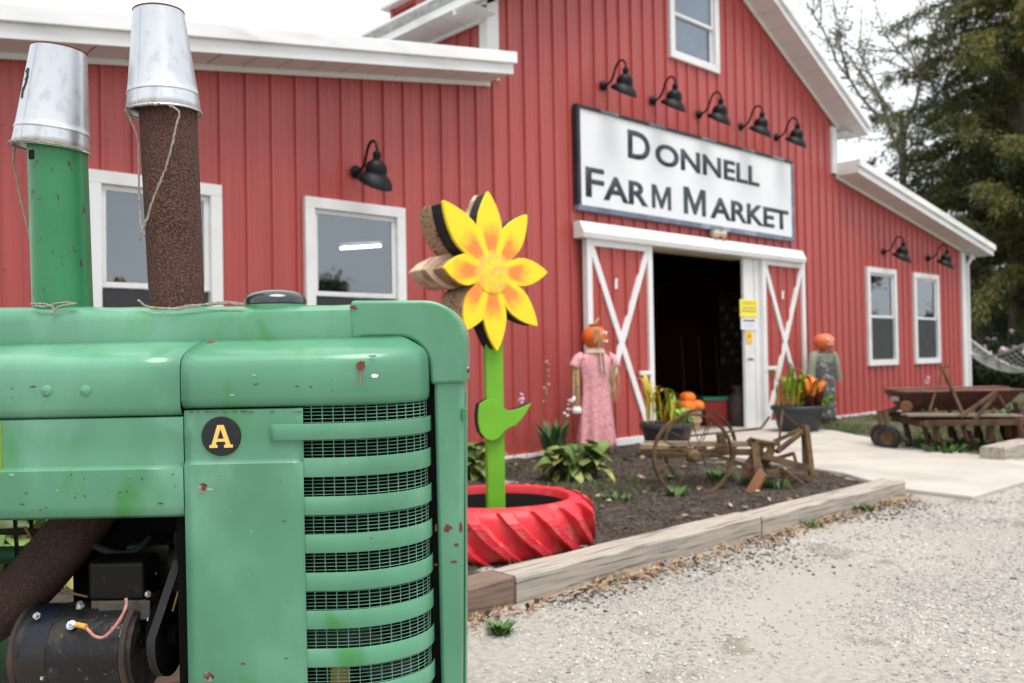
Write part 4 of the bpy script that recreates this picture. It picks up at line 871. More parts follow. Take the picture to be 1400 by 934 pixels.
# ================================================================== FLOWER SCULPTURE
FA = PHI-pi/2                                   # camera yaw: world angle of the picture plane
fyaw = FA+rad(38)                               # face turned to the right of the viewer
fl_c = W(672, 372, 4.98)
fr = thing('flower_sculpture', 'giant yellow carved wooden flower with green stem standing in the red tyre', 'sculpture', (TC.x, TC.y, .1), rz=0)
def fpart(b, n, m, par=None, yaw=fyaw, c=fl_c, **k):
    o = b.build(n, m, par or fr, **k); mt = Matrix.Translation(c - Vector((TC.x, TC.y, .1))) @ Matrix.Rotation(yaw, 4, 'Z')
    o.matrix_local = mt; return o
mpp = 4.98/F_PX; ct = 1/math.cos(rad(38))
tips = [((-3, 110), 29), ((50, 84), 27), ((78, 4), 27), ((62, -73), 27), ((5, -108), 27), ((-36, -80), 28), ((-62, 2), 29), ((-62, 90), 29)]
PT = .075
def petal_poly(tip, w):
    tx, tz = tip[0]*mpp*ct, tip[1]*mpp; L_ = math.hypot(tx, tz); d = (tx/L_, tz/L_); nrm = (-d[1], d[0])
    prof = [(.08, .55), (.22, .64), (.36, .84), (.50, 1.0), (.60, .99), (.72, .84), (.83, .60), (.92, .34), (1.0, .05)]
    ww = w*mpp*.73; l = [(d[0]*L_*t+nrm[0]*ww*q, d[1]*L_*t+nrm[1]*ww*q) for t, q in prof]; r = [(d[0]*L_*t-nrm[0]*ww*q, d[1]*L_*t-nrm[1]*ww*q) for t, q in prof]
    return l+r[::-1]
for i, (tip, w) in enumerate(tips):
    po = petal_poly(tip, w); dz = .0012*i
    b = M(); b.prism(po, lambda x, z: (x, -.004-dz, z), lambda x, z: (x, .010, z)); pe = fpart(b, 'petal', FLOWER, bevel=.003)
    T_ = (.10, .10, .06, .10, .11, .14, .12, .12)[i]
    b = M(); sh = .975; b.prism([(x*sh, z*sh) for x, z in po], lambda x, z: (x, .0095, z), lambda x, z: (x, T_, z)); o = b.build('petal_edge', PBLACK if i in (0, 1, 4, 7, 3) else RAWWOOD, pe)
    if i in (5, 6, 7, 0, 3):
        e = (.99, .95, .95, .92, 1.03, 1.0, 1.12, .98)[i]; T2 = (.17, 0, 0, .15, 0, .26, .34, .25)[i]
        b = M(); rows = []; q1 = [(x*e, z*e) for x, z in po]; q2 = [(x*e*.93+.01*noise.noise(Vector((x*20, z*20, i))), z*e*.93) for x, z in po]
        if i == 7: q1 = [(x*1.0-.005, z*.97) for x, z in po]; q2 = [(x*.98, z*.92) for x, z in po]
        n = len(po); b.add([(x, T_-.001, z) for x, z in q1]+[(x, (T_+T2)/2, z+.008*noise.noise(Vector((x*25, z*25, 3)))) for x, z in q1]+[(x, T2, z) for x, z in q2], [(r_*n+j, r_*n+(j+1) % n, (r_+1)*n+(j+1) % n, (r_+1)*n+j) for r_ in (0, 1) for j in range(n)]+[tuple(range(2*n, 3*n))]+[tuple(range(n))[::-1]])
        b.build('log_back', PALEWOOD if i in (0, 6) else RAWWOOD, pe)
# heart of the flower
b = M(); rows = []
for j in range(7):
    r_ = .125*j/6; rows.append([(r_*math.cos(a), -.0135-.006*(1-(j/6)**2)+.004*noise.noise(Vector((r_*40*math.cos(a), r_*40*math.sin(a), 2))), r_*math.sin(a)) for a in [2*pi*q/24 for q in range(24)]])
rows.append([(.125*math.cos(2*pi*q/24), .0, .125*math.sin(2*pi*q/24)) for q in range(24)])
b.grid(rows, closed=True); fpart(b, 'flower_heart', FLOWER, smooth=True)
b = M(); b.lathe([(0, .02), (.12, .02), (.12, .15), (0, .15)], (0, 0, 0), (0, 1, 0), n=20); fpart(b, 'heart_block', RAWWOOD)
# stem post turned slightly, leaf block
pyaw = FA+rad(11); pc0 = W(676, 600, 5.07)
b = M(); b.box(-.05, .05, -.047, .047, -.03, fl_c.z+.12-.1); fpart(b, 'stem', STEMG, yaw=pyaw, c=Vector((pc0.x, pc0.y, .1)), bevel=.004)
lc = W(676, 574, 4.985); lm = 4.985/F_PX
outl = [(-20, 22), (-12, 27), (-2, 29), (6, 25), (11, 17), (18, 12), (27, 12), (38, 15), (52, 21), (46, 10), (38, -1), (29, -9), (20, -12), (13, -17), (7, -25), (-3, -29), (-12, -26), (-19, -17), (-22, -4), (-22, 10)]
outl = [(x*lm*1.04, z*lm) for x, z in outl]
b = M(); b.prism(outl, lambda x, z: (x, 0, z), lambda x, z: (x, .012, z)); lf = fpart(b, 'leaf', STEMG, yaw=pyaw+rad(8), c=lc, bevel=.003)
b = M(); b.prism([(x*.985-.0, z*.985) for x, z in outl], lambda x, z: (x, .0118, z), lambda x, z: (x, .085, z)); b.build('leaf_edge', PBLACK, lf)

# ================================================================== PLANTS
def leaf_mesh(name, L_, Wd, rise, droop, m, n=7, fold=.25, stalk=.3):
    b = M(); rows = []
    for i in range(n+1):
        t = i/n; X = L_*t*(1-.25*droop*t); Z = rise*L_*math.sin(min(t*1.9, pi/2)) - droop*L_*t*t*.75
        w = Wd*.06 if t < stalk else Wd*math.sin(pi*min(1, (t-stalk)/(1-stalk)*.93+.06))**.8
        rows.append([(X, -w, Z+fold*w), (X, 0, Z), (X, w, Z+fold*w)])
    b.grid(rows); me = b.mesh(name); me.materials.append(m)
    for p in me.polygons: p.use_smooth = True
    return me
HL = [leaf_mesh('leaf', .34, .055, .75, .55, LEAFG), leaf_mesh('leaf', .30, .062, .9, .35, LEAFG), leaf_mesh('leaf', .36, .05, .55, .75, LEAFG)]
HLY = [leaf_mesh('leaf', .34, .055, .75, .6, CROT[1].copy())]; HLY[0].materials[0].node_tree.nodes['Principled BSDF'].inputs['Roughness'].default_value = .55
def hosta(label, loc, n, sc, seed):
    rn = random.Random(seed); t = thing('hosta_plant', label, 'plant', loc)
    for i in range(n):
        me = rn.choice(HL) if rn.random() > .0 else HLY[0]
        o = bpy.data.objects.new('leaf', me); COL.objects.link(o); o.parent = t
        a = rn.uniform(0, 2*pi); q = rn.random()
        o.location = (rn.gauss(0, .07)*sc, rn.gauss(0, .07)*sc, -.02); s = sc*rn.uniform(.7, 1.15)
        o.rotation_euler = (rn.uniform(-.4, .4), -q*1.25+.15, a); o.scale = (s, s*rn.uniform(.8, 1.2), s)
    return t
hosta('clump of leafy green hosta beside the pink scarecrow', (5.55, -1.55, bedz(5.55, -1.55)+.01), 210, .95, 1)
hosta('hosta clump against the red wall behind the flower stem', (5.05, -.75, bedz(5.05, -.75)+.01), 150, .95, 2)
hosta('hosta clump behind the tyre close to the tractor grille', (4.35, -.85, bedz(4.35, -.85)+.01), 100, .85, 3)
hosta('hosta clump seen beneath the tractor hood through the engine bay', (1.05, -2.1, bedz(1.05, -2.1)+.01), 80, 1.1, 4)
hosta('hosta clump in the bed behind the tractor generator', (1.75, -3.0, bedz(1.75, -3.0)+.01), 70, 1.0, 5)
# dark leafy weed and flower stalks by the wall
def blades(name, label, cat, loc, n, R_, h0, h1, wd_, m, seed, lean=.5, kind=None):
    rn = random.Random(seed); b = M()
    for i in range(n):
        a = rn.uniform(0, 2*pi); r0 = R_*math.sqrt(rn.random())*.6; h = rn.uniform(h0, h1); l = lean*h*rn.uniform(.3, 1.2); x0, y0 = r0*math.cos(a), r0*math.sin(a); a2 = a+rn.uniform(-.6, .6)
        dx, dy = math.cos(a2), math.sin(a2); rows = []
        for k_ in range(5):
            t = k_/4; w = wd_*math.sin(pi*(.12+.88*t))+.0006; X = x0+dx*l*t**1.5; Y = y0+dy*l*t**1.5; Z = h*t*(1-.2*t)
            rows.append([(X-dy*w, Y+dx*w, Z), (X+dy*w, Y-dx*w, Z)])
        b.grid(rows)
    o = b.build(name, m, loc=loc, fix=False); return tag(o, label, cat, kind=kind)
blades('leafy_weed', 'dark leafy weed against the wall beside the pink scarecrow', 'weed', (6.50, -.35, .05), 45, .16, .2, .48, .028, LEAFD, 3)
blades('small_weed', 'bright green rosette weed beside the plough wheel', 'weed', (5.41, -2.73, bedz(5.41, -2.73)-.005), 46, .08, .04, .10, .009, WEED, 4, 1.1)
for i, (px, py, n, R_, l) in enumerate(((985, 655, 60, .22, 'low green weeds under the plough wheels'), (1030, 662, 60, .2, 'low green weeds beside the plough share'), (1065, 665, 30, .15, 'small green weed behind the plough share'), (918, 655, 12, .07, 'tiny green weed near the rusty wheel rim'), (842, 680, 34, .25, 'thin creeping weed in front of the hosta'), (685, 860, 46, .06, 'small green tuft in the gravel beside the tractor'), (1110, 716, 26, .10, 'small green tuft along the timber end'), (1180, 694, 30, .14, 'leafy green tuft at the far timber end'))):
    v = onZ(px, py, .02 if py > 690 else .04); z = bedz(v.x, v.y)-.005 if v.y > -3.8 else 0
    blades('small_weed', l, 'weed', (v.x, v.y, z), int(n*1.6), R_*.8, .03, .06 if i > 3 else .12, .008, WEED, 20+i, 1.0)
def stalk(label, pts, seed, fl_m=BLOSSOM):
    rn = random.Random(seed); t = thing('flower_stalk', label, 'flower', pts[0])
    b = M(); b.tube([p-pts[0] for p in pts], .004, 5); b.build('stem', mat('stalk_green', (.12, .13, .06), .7), t)
    for i in range(14):
        q = rn.uniform(.45, 1); j = min(int(q*(len(pts)-1)), len(pts)-2); f_ = q*(len(pts)-1)-j; p = pts[j].lerp(pts[j+1], f_)-pts[0]
        b = M(); r_ = rn.uniform(.008, .018); c = p+Vector((rn.uniform(-.02, .02), rn.uniform(-.02, .02), rn.uniform(-.015, .015)))
        b.lathe([(0, -r_), (r_*.8, -r_*.4), (r_, .2*r_), (.5*r_, r_), (0, r_*.8)], c, (rn.uniform(-1, 1), rn.uniform(-1, 1), 1), n=6); b.build('blossom', fl_m, t)
stalk('thin stalk of pale blossoms rising behind the green leaf of the flower', [W(x, y, 7.9) for x, y in ((700, 640), (706, 600), (712, 565), (714, 545), (716, 532))], 1)
stalk('bare flower stalk leaning along the red wall', [W(x, y, 8.3) for x, y in ((718, 630), (732, 590), (745, 545), (748, 515), (747, 495))], 2, mat('faded_blossom', (.42, .22, .18), .9))
stalk('stalk of white blossoms beside the scarecrow hand', [W(x, y, 8.6) for x, y in ((758, 625), (768, 590), (775, 565), (781, 550), (785, 545))], 3, mat('white_blossom', (.75, .70, .68), .8))

# ================================================================== SCARECROWS
def pumpkin(b, c, r, sq=.92, n=36, ribs=9, depth=.05):
    rows = []
    for i in range(13):
        th = pi*i/12; rows.append([(c[0]+r*math.sin(th)*(1-depth+depth*abs(math.cos(ribs*a/2))**.6)*math.cos(a), c[1]+r*math.sin(th)*(1-depth+depth*abs(math.cos(ribs*a/2))**.6)*math.sin(a), c[2]+sq*r*math.cos(th)*(1-.12*math.exp(-(th*2.2)**2))) for a in [2*pi*q/n for q in range(n)]])
    b.grid(rows, closed=True); return b
def strands(b, top, n, L_, sp, rn, r=.004):
    for i in range(n):
        a = Vector(top)+Vector((rn.uniform(-sp, sp), rn.uniform(-sp, sp), 0)); e = a+Vector((rn.uniform(-sp, sp)*1.3, rn.uniform(-sp, sp)*1.3, -L_*rn.uniform(.7, 1.15))); b.tube([a, a.lerp(e, .5)+Vector((rn.uniform(-.01, .01), rn.uniform(-.01, .01), 0)), e], [r, r*.9, r*.4], 4)
rn = random.Random(5)
s1 = thing('scarecrow', 'pumpkin headed scarecrow in a pink floral dress beside the sliding door', 'scarecrow', (7.10, -.42, .03), rz=FA+rad(20))
def scs(px, py): v = W(px, py, 9.45); return v.z-.03
b = M(); pumpkin(b, (0, 0, scs(0, 461)-0.05), .135, sq=.98); b.build('head', PUMPKIN, s1, smooth=True)
HZ = scs(805, 461); s1h = s1.children[0]
for v in s1h.data.vertices: v.co.z += HZ-(scs(0, 461)-.05)
b = M(); b.tube([(0, 0, HZ+.12), (.02, 0, HZ+.17), (.06, .0, HZ+.20)], [.02, .016, .012], 8); b.build('pumpkin_stem', mat('stem_tan', (.40, .24, .12), .9), s1)
b = M(); b.lathe([(.0, .02), (.045, .015), (.06, -.005), (.03, -.01)], (-.01, 0, HZ+.125), n=10); b.build('hair_tuft', mat('auburn_tuft', (.16, .035, .02), .9), s1)
b = M(); strands(b, (-.03, -.11, HZ+.09), 24, .20, .03, rn, .006); b.build('raffia_hair', STRAW, s1)
for ex in (.055, .105): b = M(); b.lathe([(0, .006), (.016, .004), (.019, -.006)], (ex, -math.sqrt(max(.0001, .137**2-ex**2)), HZ+.04), (ex, -.12, .02), n=12); b.build('eye', PAINTW, s1)
for ex in (.055, .105): b = M(); b.lathe([(0, .004), (.008, .003), (.009, -.004)], (ex*1.04, -math.sqrt(max(.0001, .137**2-ex**2))*1.04, HZ+.038), (ex, -.12, .02), n=10); b.build('pupil', BLACK, s1)
b = M(); b.tube([(.04, -.132, HZ-.04), (.08, -.118, HZ-.055), (.115, -.085, HZ-.04)], .007, 6); b.build('mouth', PAINTW, s1)
zs, zh = scs(805, 481), scs(810, 614); rows = []
for i in range(15):
    t = i/14; z = zs+(zh-zs)*t; w = np.interp(t, [0, .05, .14, .3, .5, 1], [.10, .19, .185, .155, .165, .215]); d = np.interp(t, [0, .1, .4, 1], [.06, .09, .09, .15])
    rows.append([(w*math.cos(a)*(1+.10*t*math.cos(7*a+1)), d*math.sin(a)*(1+.35*t*math.cos(7*a+1)), z+.012*t*math.cos(5*a)) for a in [2*pi*q/56 for q in range(56)]])
b = M(); b.grid(rows, closed=True); b.build('dress', PINK, s1, smooth=True, solid=.004)
for sx in (-1, 1):
    b = M(); b.tube([(sx*.15, 0, zs-.045), (sx*.20, 0, zs-.07), (sx*.245, 0, zs-.14), (sx*.25, 0, zs-.165)], [.050, .052, .052, .056], 12, cap=False); b.build('sleeve', PINK, s1, smooth=True, solid=.004)
    b = M(); strands(b, (sx*.225, 0, zs-.08), 34, .52 if sx < 0 else .42, .030, rn, .007); b.build('straw_arm', STRAW, s1)
b = M(); b.lathe([(0, 0), (.05, .005), (.055, .04), (.03, .08)], (-.225, 0, zs-.66), n=8); b.build('glove', PAINTW, s1)
b = M(); b.lathe([(.05, .05), (.10, .03), (.12, -.01), (.09, -.035)], (0, 0, zs), n=18, sy=.8); b.bar((.02, -.095, zs), (.03, -.10, zs-.20), .05, .012); b.bar((.06, -.09, zs), (.085, -.10, zs-.24), .045, .012); b.build('neck_scarf', CREAMCL, s1, smooth=True)
b = M(); b.tube([(0, .02, -.08), (0, .02, HZ-.05)], .02, 8); b.build('stake', OLDWOOD, s1)
b = M(); strands(b, (.10, -.05, .10), 16, .10, .06, rn, .006); b.build('straw_hem', STRAW, s1)
s2 = thing('scarecrow', 'scarecrow with foam pumpkin head, sage shirt and dark printed overalls', 'scarecrow', (12.12, -.42, .02), rz=FA+rad(25))
Hs = lambda py: W(1123, py, 12.85).z-.02
HZ = Hs(467)
b = M(); pumpkin(b, (.0, -.02, HZ), .15, sq=.86, ribs=10, depth=.03); b.build('head', PUMPKIN2, s2, smooth=True)
for ex, ez in ((-.05, .04), (.05, .04), (0, -.0), (-.04, -.045), (.04, -.045), (0, -.05)): b = M(); b.lathe([(0, .006), (.018, .004), (.02, -.006)], (ex, -.02-math.sqrt(.0225-ex*ex-ez*ez)*.99, HZ+ez*.9), (ex, -.14, ez), n=8); b.build('face_paint', mat('face_pale', (.75, .50, .42), .7), s2)
zs = Hs(480); rows = []
for i in range(9):
    t = i/8; z = zs+(Hs(525)-zs)*t; w = np.interp(t, [0, .12, .5, 1], [.07, .175, .165, .155]); rows.append([(w*math.cos(a), .6*w*math.sin(a)*(1+.06*math.cos(6*a)), z) for a in [2*pi*q/28 for q in range(28)]])
b = M(); b.grid(rows, closed=True); b.build('shirt', SHIRT, s2, smooth=True, solid=.004)
for sx in (-1, 1):
    b = M(); b.tube([(sx*.14, 0, zs-.05), (sx*.19, 0, zs-.07), (sx*.235, -.01, zs-.2), (sx*.27, -.01, zs-.44)], [.06, .07, .062, .065], 12, cap=True); b.build('sleeve', SHIRT, s2, smooth=True)
rows = []
for i in range(13):
    t = i/12; z = zs-.10+(.05-zs+.10)*t; w = np.interp(t, [0, .06, .2, .6, 1], [.13, .185, .195, .195, .20]); rows.append([(w*math.cos(a)*(1+.04*math.cos(5*a+t)), .62*w*math.sin(a)*(1-.25*t*abs(math.cos(a))**8)*(1+.12*math.cos(6*a)), z) for a in [2*pi*q/36 for q in range(36)]])
b = M(); b.grid(rows, closed=True); b.build('overalls', CAMO, s2, smooth=True, solid=.004)
b = M(); b.tube([(0, .02, -.06), (0, .02, HZ-.05)], .02, 8); b.build('stake', OLDWOOD, s2)

# ================================================================== PLANTERS
def pot(label, c, R_, h, sx=1.0):
    t = thing('planter_pot', label, 'planter', c)
    b = M(); b.lathe([(0, 0), (R_*.70, 0), (R_*.74, .02), (R_*.90, h*.72), (R_*.93, h*.80), (R_*1.0, h*.84), (R_*1.02, h*.95), (R_*.99, h), (R_*.92, h*.99), (R_*.90, h*.86)], n=40, sx=sx); b.build('body', POT, t, smooth=True)
    b = M(); b.lathe([(0, h*.88), (R_*.91, h*.87)], n=32, sx=sx); b.build('potting_soil', SOIL, t); return t
pot('dark plastic round planter pot in the bed by the left sliding door', (7.45, -1.10, .04), .285, .33)
pot('wide dark grey planter pot on the path by the right sliding door', (10.72, -.78, .035), .35, .34)
CL = [leaf_mesh('leaf', .40, .022, 1.1, .25, m, stalk=.05, fold=.3) for m in CROT]
CLB = [leaf_mesh('leaf', .22, .05, .9, .3, m, stalk=.1, fold=.3) for m in CROT]
def potted(label, c, n, seed, cols, meshes, sc, spread, tilt=(.9, .1)):
    rn = random.Random(seed); t = thing('potted_plant', label, 'plant', c)
    for i in range(n):
        o = bpy.data.objects.new('leaf', meshes[rn.choice(cols)]); COL.objects.link(o); o.parent = t
        o.location = (rn.uniform(-spread, spread), rn.uniform(-spread, spread), rn.uniform(-.02, .04)); o.rotation_euler = (0, -rn.uniform(0, tilt[0])+tilt[1], rn.uniform(0, 2*pi)); s = sc*rn.uniform(.6, 1.15); o.scale = (s, s, s)
z1, z2 = .04+.29, .035+.30
potted('spiky yellow green plant in the pot by the left door', (7.45, -1.10, z1), 20, 1, [0, 1, 1, 0], CL, .85, .14, (.55, .1))
potted('pale yellow upright leaves at the back of the left pot', (7.27, -1.02, z1), 8, 9, [1], CL, .95, .03, (.25, -.35))
potted('orange flowering plant in the pot by the left door', (7.56, -1.04, z1), 14, 2, [2, 1, 2], CLB, .6, .06, (.6, .1))
potted('low bright green plant in the front of the left pot', (7.50, -1.24, z1), 24, 3, [0], CLB, .7, .10, (.6, .2))
potted('tall spiky green plant in the grey pot by the right door', (10.62, -.74, z2), 26, 4, [0, 0, 1], CL, 1.05, .13, (.8, -.0))
potted('bright orange leafy plant in the grey pot by the right door', (10.84, -.86, z2+.06), 60, 5, [2, 2, 1], CLB, 1.25, .10, (.8, -.05))
potted('maroon foliage at the centre of the grey pot', (10.80, -.95, z2-.02), 20, 6, [3], CLB, .9, .08, (.8, 0))
potted('trailing green foliage spilling over the grey pot', (11.0, -.92, z2), 26, 7, [0], CLB, .9, .12, (.3, .45))
# basket of orange pumpkins just inside
BKP = onZ(938, 589, .05)
bk = thing('bushel_basket', 'slatted wooden bushel basket in the barn doorway', 'basket', (BKP.x, BKP.y, .05))
for i in range(20):
    a = 2*pi*i/20; b = M(); rows = []
    for r_, z in ((.17, 0), (.20, .15), (.225, .30)): rows.append([(r_*math.cos(a+s*.14), r_*math.sin(a+s*.14), z) for s in (-1, 1)])
    b.grid(rows); b.build('slat', BASKET, bk, solid=.005)
for z, r_ in ((.27, .227), (.12, .205)): b = M(); b.lathe([(r_, 0), (r_+.008, 0), (r_+.008, .035), (r_, .035)], (0, 0, z), n=28); b.build('hoop', BASKET, bk)
b = M(); b.lathe([(0, .01), (.165, .01)], n=20); b.build('basket_bottom', BASKET, bk)
k_ = 0
for (x_, y_, z_), l in zip(((-.10, -.10, .33), (.10, -.10, .33), (0, .09, .34), (.0, -.03, .44)), ('orange gourd on the basket side towards the planter', 'orange gourd on the basket side towards the red bin', 'orange gourd at the back of the basket', 'orange gourd on top of the heaped basket')):
    b = M(); pumpkin(b, (0, 0, 0), .115, sq=.8); o = b.build('gourd', mat('gourd_orange', (.75, .17, .01), .5, var=.1), smooth=True, loc=(BKP.x+x_, BKP.y+y_, .05+z_)); tag(o, l, 'gourd')
# stock inside the doorway
bn = thing('storage_bin', 'red storage bin with a green lid inside the doorway', 'bin', (onZ(983, 581, .05).x, onZ(983, 581, .05).y, .05), rz=FA+.1)
b = M(); b.prism([(-.27, -.18), (.27, -.18), (.27, .18), (-.27, .18)], lambda x, y: (x*.9, y*.9, 0), lambda x, y: (x, y, .36)); b.build('body', BINRED, bn, bevel=.01)
b = M(); b.box(-.29, .29, -.20, .20, .36, .41); b.build('lid', BINGRN, bn, bevel=.01)
mc = thing('milk_can', 'brown milk can standing inside beside the door post', 'can', (onZ(1011, 582, .05).x, onZ(1011, 582, .05).y, .05))
b = M(); b.lathe([(0, 0), (.16, 0), (.165, .02), (.165, .36), (.14, .43), (.09, .47), (.085, .52), (.11, .55), (.11, .57), (0, .57)], n=24); b.build('body', mat('can_brown', (.05, .035, .03), .6, var=.3), mc, smooth=True)
sf = thing('display_bench', 'low wooden display bench in the dark doorway', 'bench', (9.3, 1.5, .045))
b = M(); b.box(-.9, .5, -.2, .2, .40, .44); b.build('bench_top', OLDWOOD, sf)
for x_ in (-.85, .40): b = M(); b.box(x_, x_+.05, -.18, .18, 0, .40); b.build('leg', OLDWOOD, sf)
def shelf_unit(label, x, y, w, rz, seed):
    rn = random.Random(seed); t = thing('shelf_unit', label, 'shelf', (x, y, .045), rz=rz)
    for sx in (-w/2, w/2-.04): b = M(); b.box(sx, sx+.04, -.2, .2, 0, 1.9); b.build('upright', OLDWOOD, t)
    for z in (.25, .75, 1.25, 1.75): b = M(); b.box(-w/2+.04, w/2-.04, -.2, .2, z, z+.03); b.build('shelf_board', OLDWOOD, t)
    cols = [(.35, .30, .22), (.30, .05, .04), (.45, .42, .38), (.10, .16, .08), (.42, .25, .06)]
    for z in (.28, .78, 1.28):
        q = -w/2+.07
        while q < w/2-.16:
            ww, hh = rn.uniform(.07, .13), rn.uniform(.12, .30); k = rn.randrange(5)
            b = M(); b.lathe([(0, 0), (ww*.48, 0), (ww*.5, hh*.75), (ww*.3, hh*.9), (ww*.3, hh), (0, hh)], (q+ww/2, -.08, z), n=10); o = b.build('jar', mat('jar_%d' % k, cols[k], .4), smooth=True, loc=t.location.copy()); o.rotation_euler.z = rz
            tag(o, 'jar of goods on the dim shelves inside the doorway', 'jar', 'jars on the indoor shelves'); q += ww+rn.uniform(.01, .06)
shelf_unit('wooden shelf of jars standing inside the dark doorway', 10.2, 2.5, 1.3, FA*.6, 4)
for i, (px, l) in enumerate(((938, 'rake handle leaning in the dark doorway beside the post'), (962, 'pale tool handle leaning inside the doorway before the shelf'), (985, 'long tool handle leaning beside the hanging packets'))):
    v = onZ(px, 565, .05); b = M(); b.tube([(0, 0, 0), (.06, .12, 1.35)], .014, 8); tag(b.build('tool_handle', mat('ash_handle', (.17, .135, .10), .7), loc=(v.x, v.y, .045)), l, 'tool')
rk = thing('wall_rack', 'rack hung with small red packets in the dark doorway', 'rack', (W(1001, 450, 15.2).x, W(1001, 450, 15.2).y, .05), rz=FA)
b = M(); b.box(-.22, .22, .02, .05, 0, 2.1); b.build('back_panel', DARK, rk)
for i in range(5):
    for j in range(7): b = M(); b.box(-.20+i*.08, -.14+i*.08, -.03, .02, .86+j*.15, .95+j*.15); b.build('packet', mat('packet_red', (.15, .03, .035), .5) if (i+j) % 3 else mat('packet_pale', (.26, .24, .23), .5), rk)

# ================================================================== OLD PLOUGH (in the bed)
pl = thing('plough', 'rusty antique two wheeled plough standing in the mulch bed', 'plough', onZ(985, 660, .05))
PO = pl.location.copy()
def PW(x, y, z): return W(x, y, z)-PO
def pwheel(px, py, R_, z, cut):
    c = PW(px, py, z); ax = (Vector((FW.x, FW.y, 0)).normalized() + Vector((R2.x, R2.y, 0)).normalized()*-.16).normalized(); ex = ax.cross(Vector((0, 0, 1))).normalized()
    n = 56; b = M(); rows = []
    for j in range(n+1):
        a = 2*pi*j/n; d = ex*math.cos(a)+Vector((0, 0, 1))*math.sin(a); rows.append([c+d*(R_-.018)-ax*.02, c+d*R_-ax*.022, c+d*R_+ax*.022, c+d*(R_-.018)+ax*.02])
    b.grid(rows, closed=True); w = b.build('wheel', RUSTFARM, pl, smooth=True)
    for j in range(8):
        a = 2*pi*j/8+.3; d = ex*math.cos(a)+Vector((0, 0, 1))*math.sin(a); b = M(); b.tube([c+d*.02, c+d*(R_-.006)], .005, 6); b.build('spoke', RUSTFARM, w)
    b = M(); b.lathe([(0, -.06), (.03, -.06), (.036, -.04), (.05, -.03), (.05, .03), (.036, .04), (.03, .06), (0, .06)], c, ax, n=16); b.build('hub', RUSTFARM, w, smooth=True); return c
h1_ = pwheel(947.5, 623, .328, 6.85, 0); h2_ = pwheel(957, 611, .325, 7.45, 1)
b = M(); b.tube([h1_, h2_], .018, 8); b.build('axle', RUSTFARM, pl)
def pbar(n, pts, w, h, m=RUSTFARM):
    b = M()
    for p, q in zip(pts[:-1], pts[1:]): b.bar(PW(*p), PW(*q), w, h)
    return b.build(n, m, pl, bevel=.002)
pbar('beam', [(876, 618, 7.1), (1040, 618, 7.05)], .05, .05); pbar('beam', [(880, 607, 7.3), (1060, 607, 7.25)], .05, .045, OLDWOOD); pbar('beam', [(890, 621, 6.95), (980, 623, 6.95), (1030, 640, 6.9)], .03, .03)
pbar('drawbar_block', [(874, 612, 7.2), (912, 614, 7.2)], .14, .07, OLDWOOD)
pbar('tongue', [(935, 597, 7.4), (1040, 586, 7.5), (1052, 570, 7.6)], .016, .016)
pbar('lever', [(1064, 614, 7.1), (1070, 560, 7.2)], .012, .03); pbar('lever', [(1070, 563, 7.2), (1098, 588, 7.2)], .008, .008)
pbar('share_shank', [(1032, 606, 6.95), (1036, 648, 6.85)], .06, .05); pbar('share_shank', [(1024, 600, 7.15), (1052, 642, 7.0)], .03, .05)
b = M(); b.add([PW(1037, 640, 6.80), PW(1046, 650, 6.75), PW(1032, 679, 6.66), PW(1016, 677, 6.70), PW(1040, 640, 6.84), PW(1049, 650, 6.79), PW(1035, 679, 6.70), PW(1019, 677, 6.74)], [(0, 1, 2, 3), (7, 6, 5, 4), (0, 4, 5, 1), (1, 5, 6, 2), (2, 6, 7, 3), (3, 7, 4, 0)]); b.build('share', mat('share_rust', (.17, .07, .03), .85, var=.25), pl)
b = M(); b.add([PW(1013, 640, 7.0), PW(1028, 618, 7.05), PW(1034, 652, 6.95), PW(1016, 655, 6.95), PW(1015, 640, 7.06), PW(1030, 618, 7.10), PW(1036, 652, 7.0), PW(1018, 655, 7.0)], [(0, 1, 2, 3), (7, 6, 5, 4), (0, 4, 5, 1), (1, 5, 6, 2), (2, 6, 7, 3), (3, 7, 4, 0)]); b.build('share', RUSTRED, pl)
pbar('seat_plate', [(1030, 601, 7.05), (1062, 607, 7.05)], .16, .02); pbar('tool_bar', [(1040, 623, 6.95), (1105, 640, 7.1)], .05, .05); pbar('tool_bar', [(1046, 645, 6.9), (1108, 655, 7.1)], .05, .045); pbar('tool_bar', [(1044, 632, 7.05), (1085, 620, 7.2), (1090, 638, 7.1)], .02, .03)
pbar('frame_upright', [(1099, 580, 7.2), (1101, 640, 7.15)], .045, .035); pbar('frame_upright', [(1102, 582, 7.15), (1110, 652, 7.1)], .05, .03)
pbar('frame_brace', [(1062, 618, 7.0), (1100, 588, 7.18)], .04, .03); pbar('frame_brace', [(1058, 604, 7.3), (1098, 586, 7.3)], .035, .03); pbar('frame_brace', [(1066, 640, 6.95), (1098, 663, 6.85)], .025, .03)
pbar('gear_bracket', [(985, 592, 7.1), (988, 616, 7.1)], .05, .06); pbar('gear_bracket', [(978, 613, 7.0), (998, 615, 7.0)], .04, .07)
b = M(); b.lathe([(.02, -.02), (.075, -.02), (.075, .02), (.02, .02)], PW(1046, 615, 7.0), FW, n=14); b.build('gear', RUSTFARM, pl)
b = M(); b.lathe([(.02, -.02), (.06, -.02), (.06, .02), (.02, .02)], PW(945, 622, 7.0), FW, n=14); b.build('gear', RUSTFARM, pl)
pbar('point', [(1078, 668, 6.8), (1095, 673, 6.75)], .09, .02, RUSTRED)

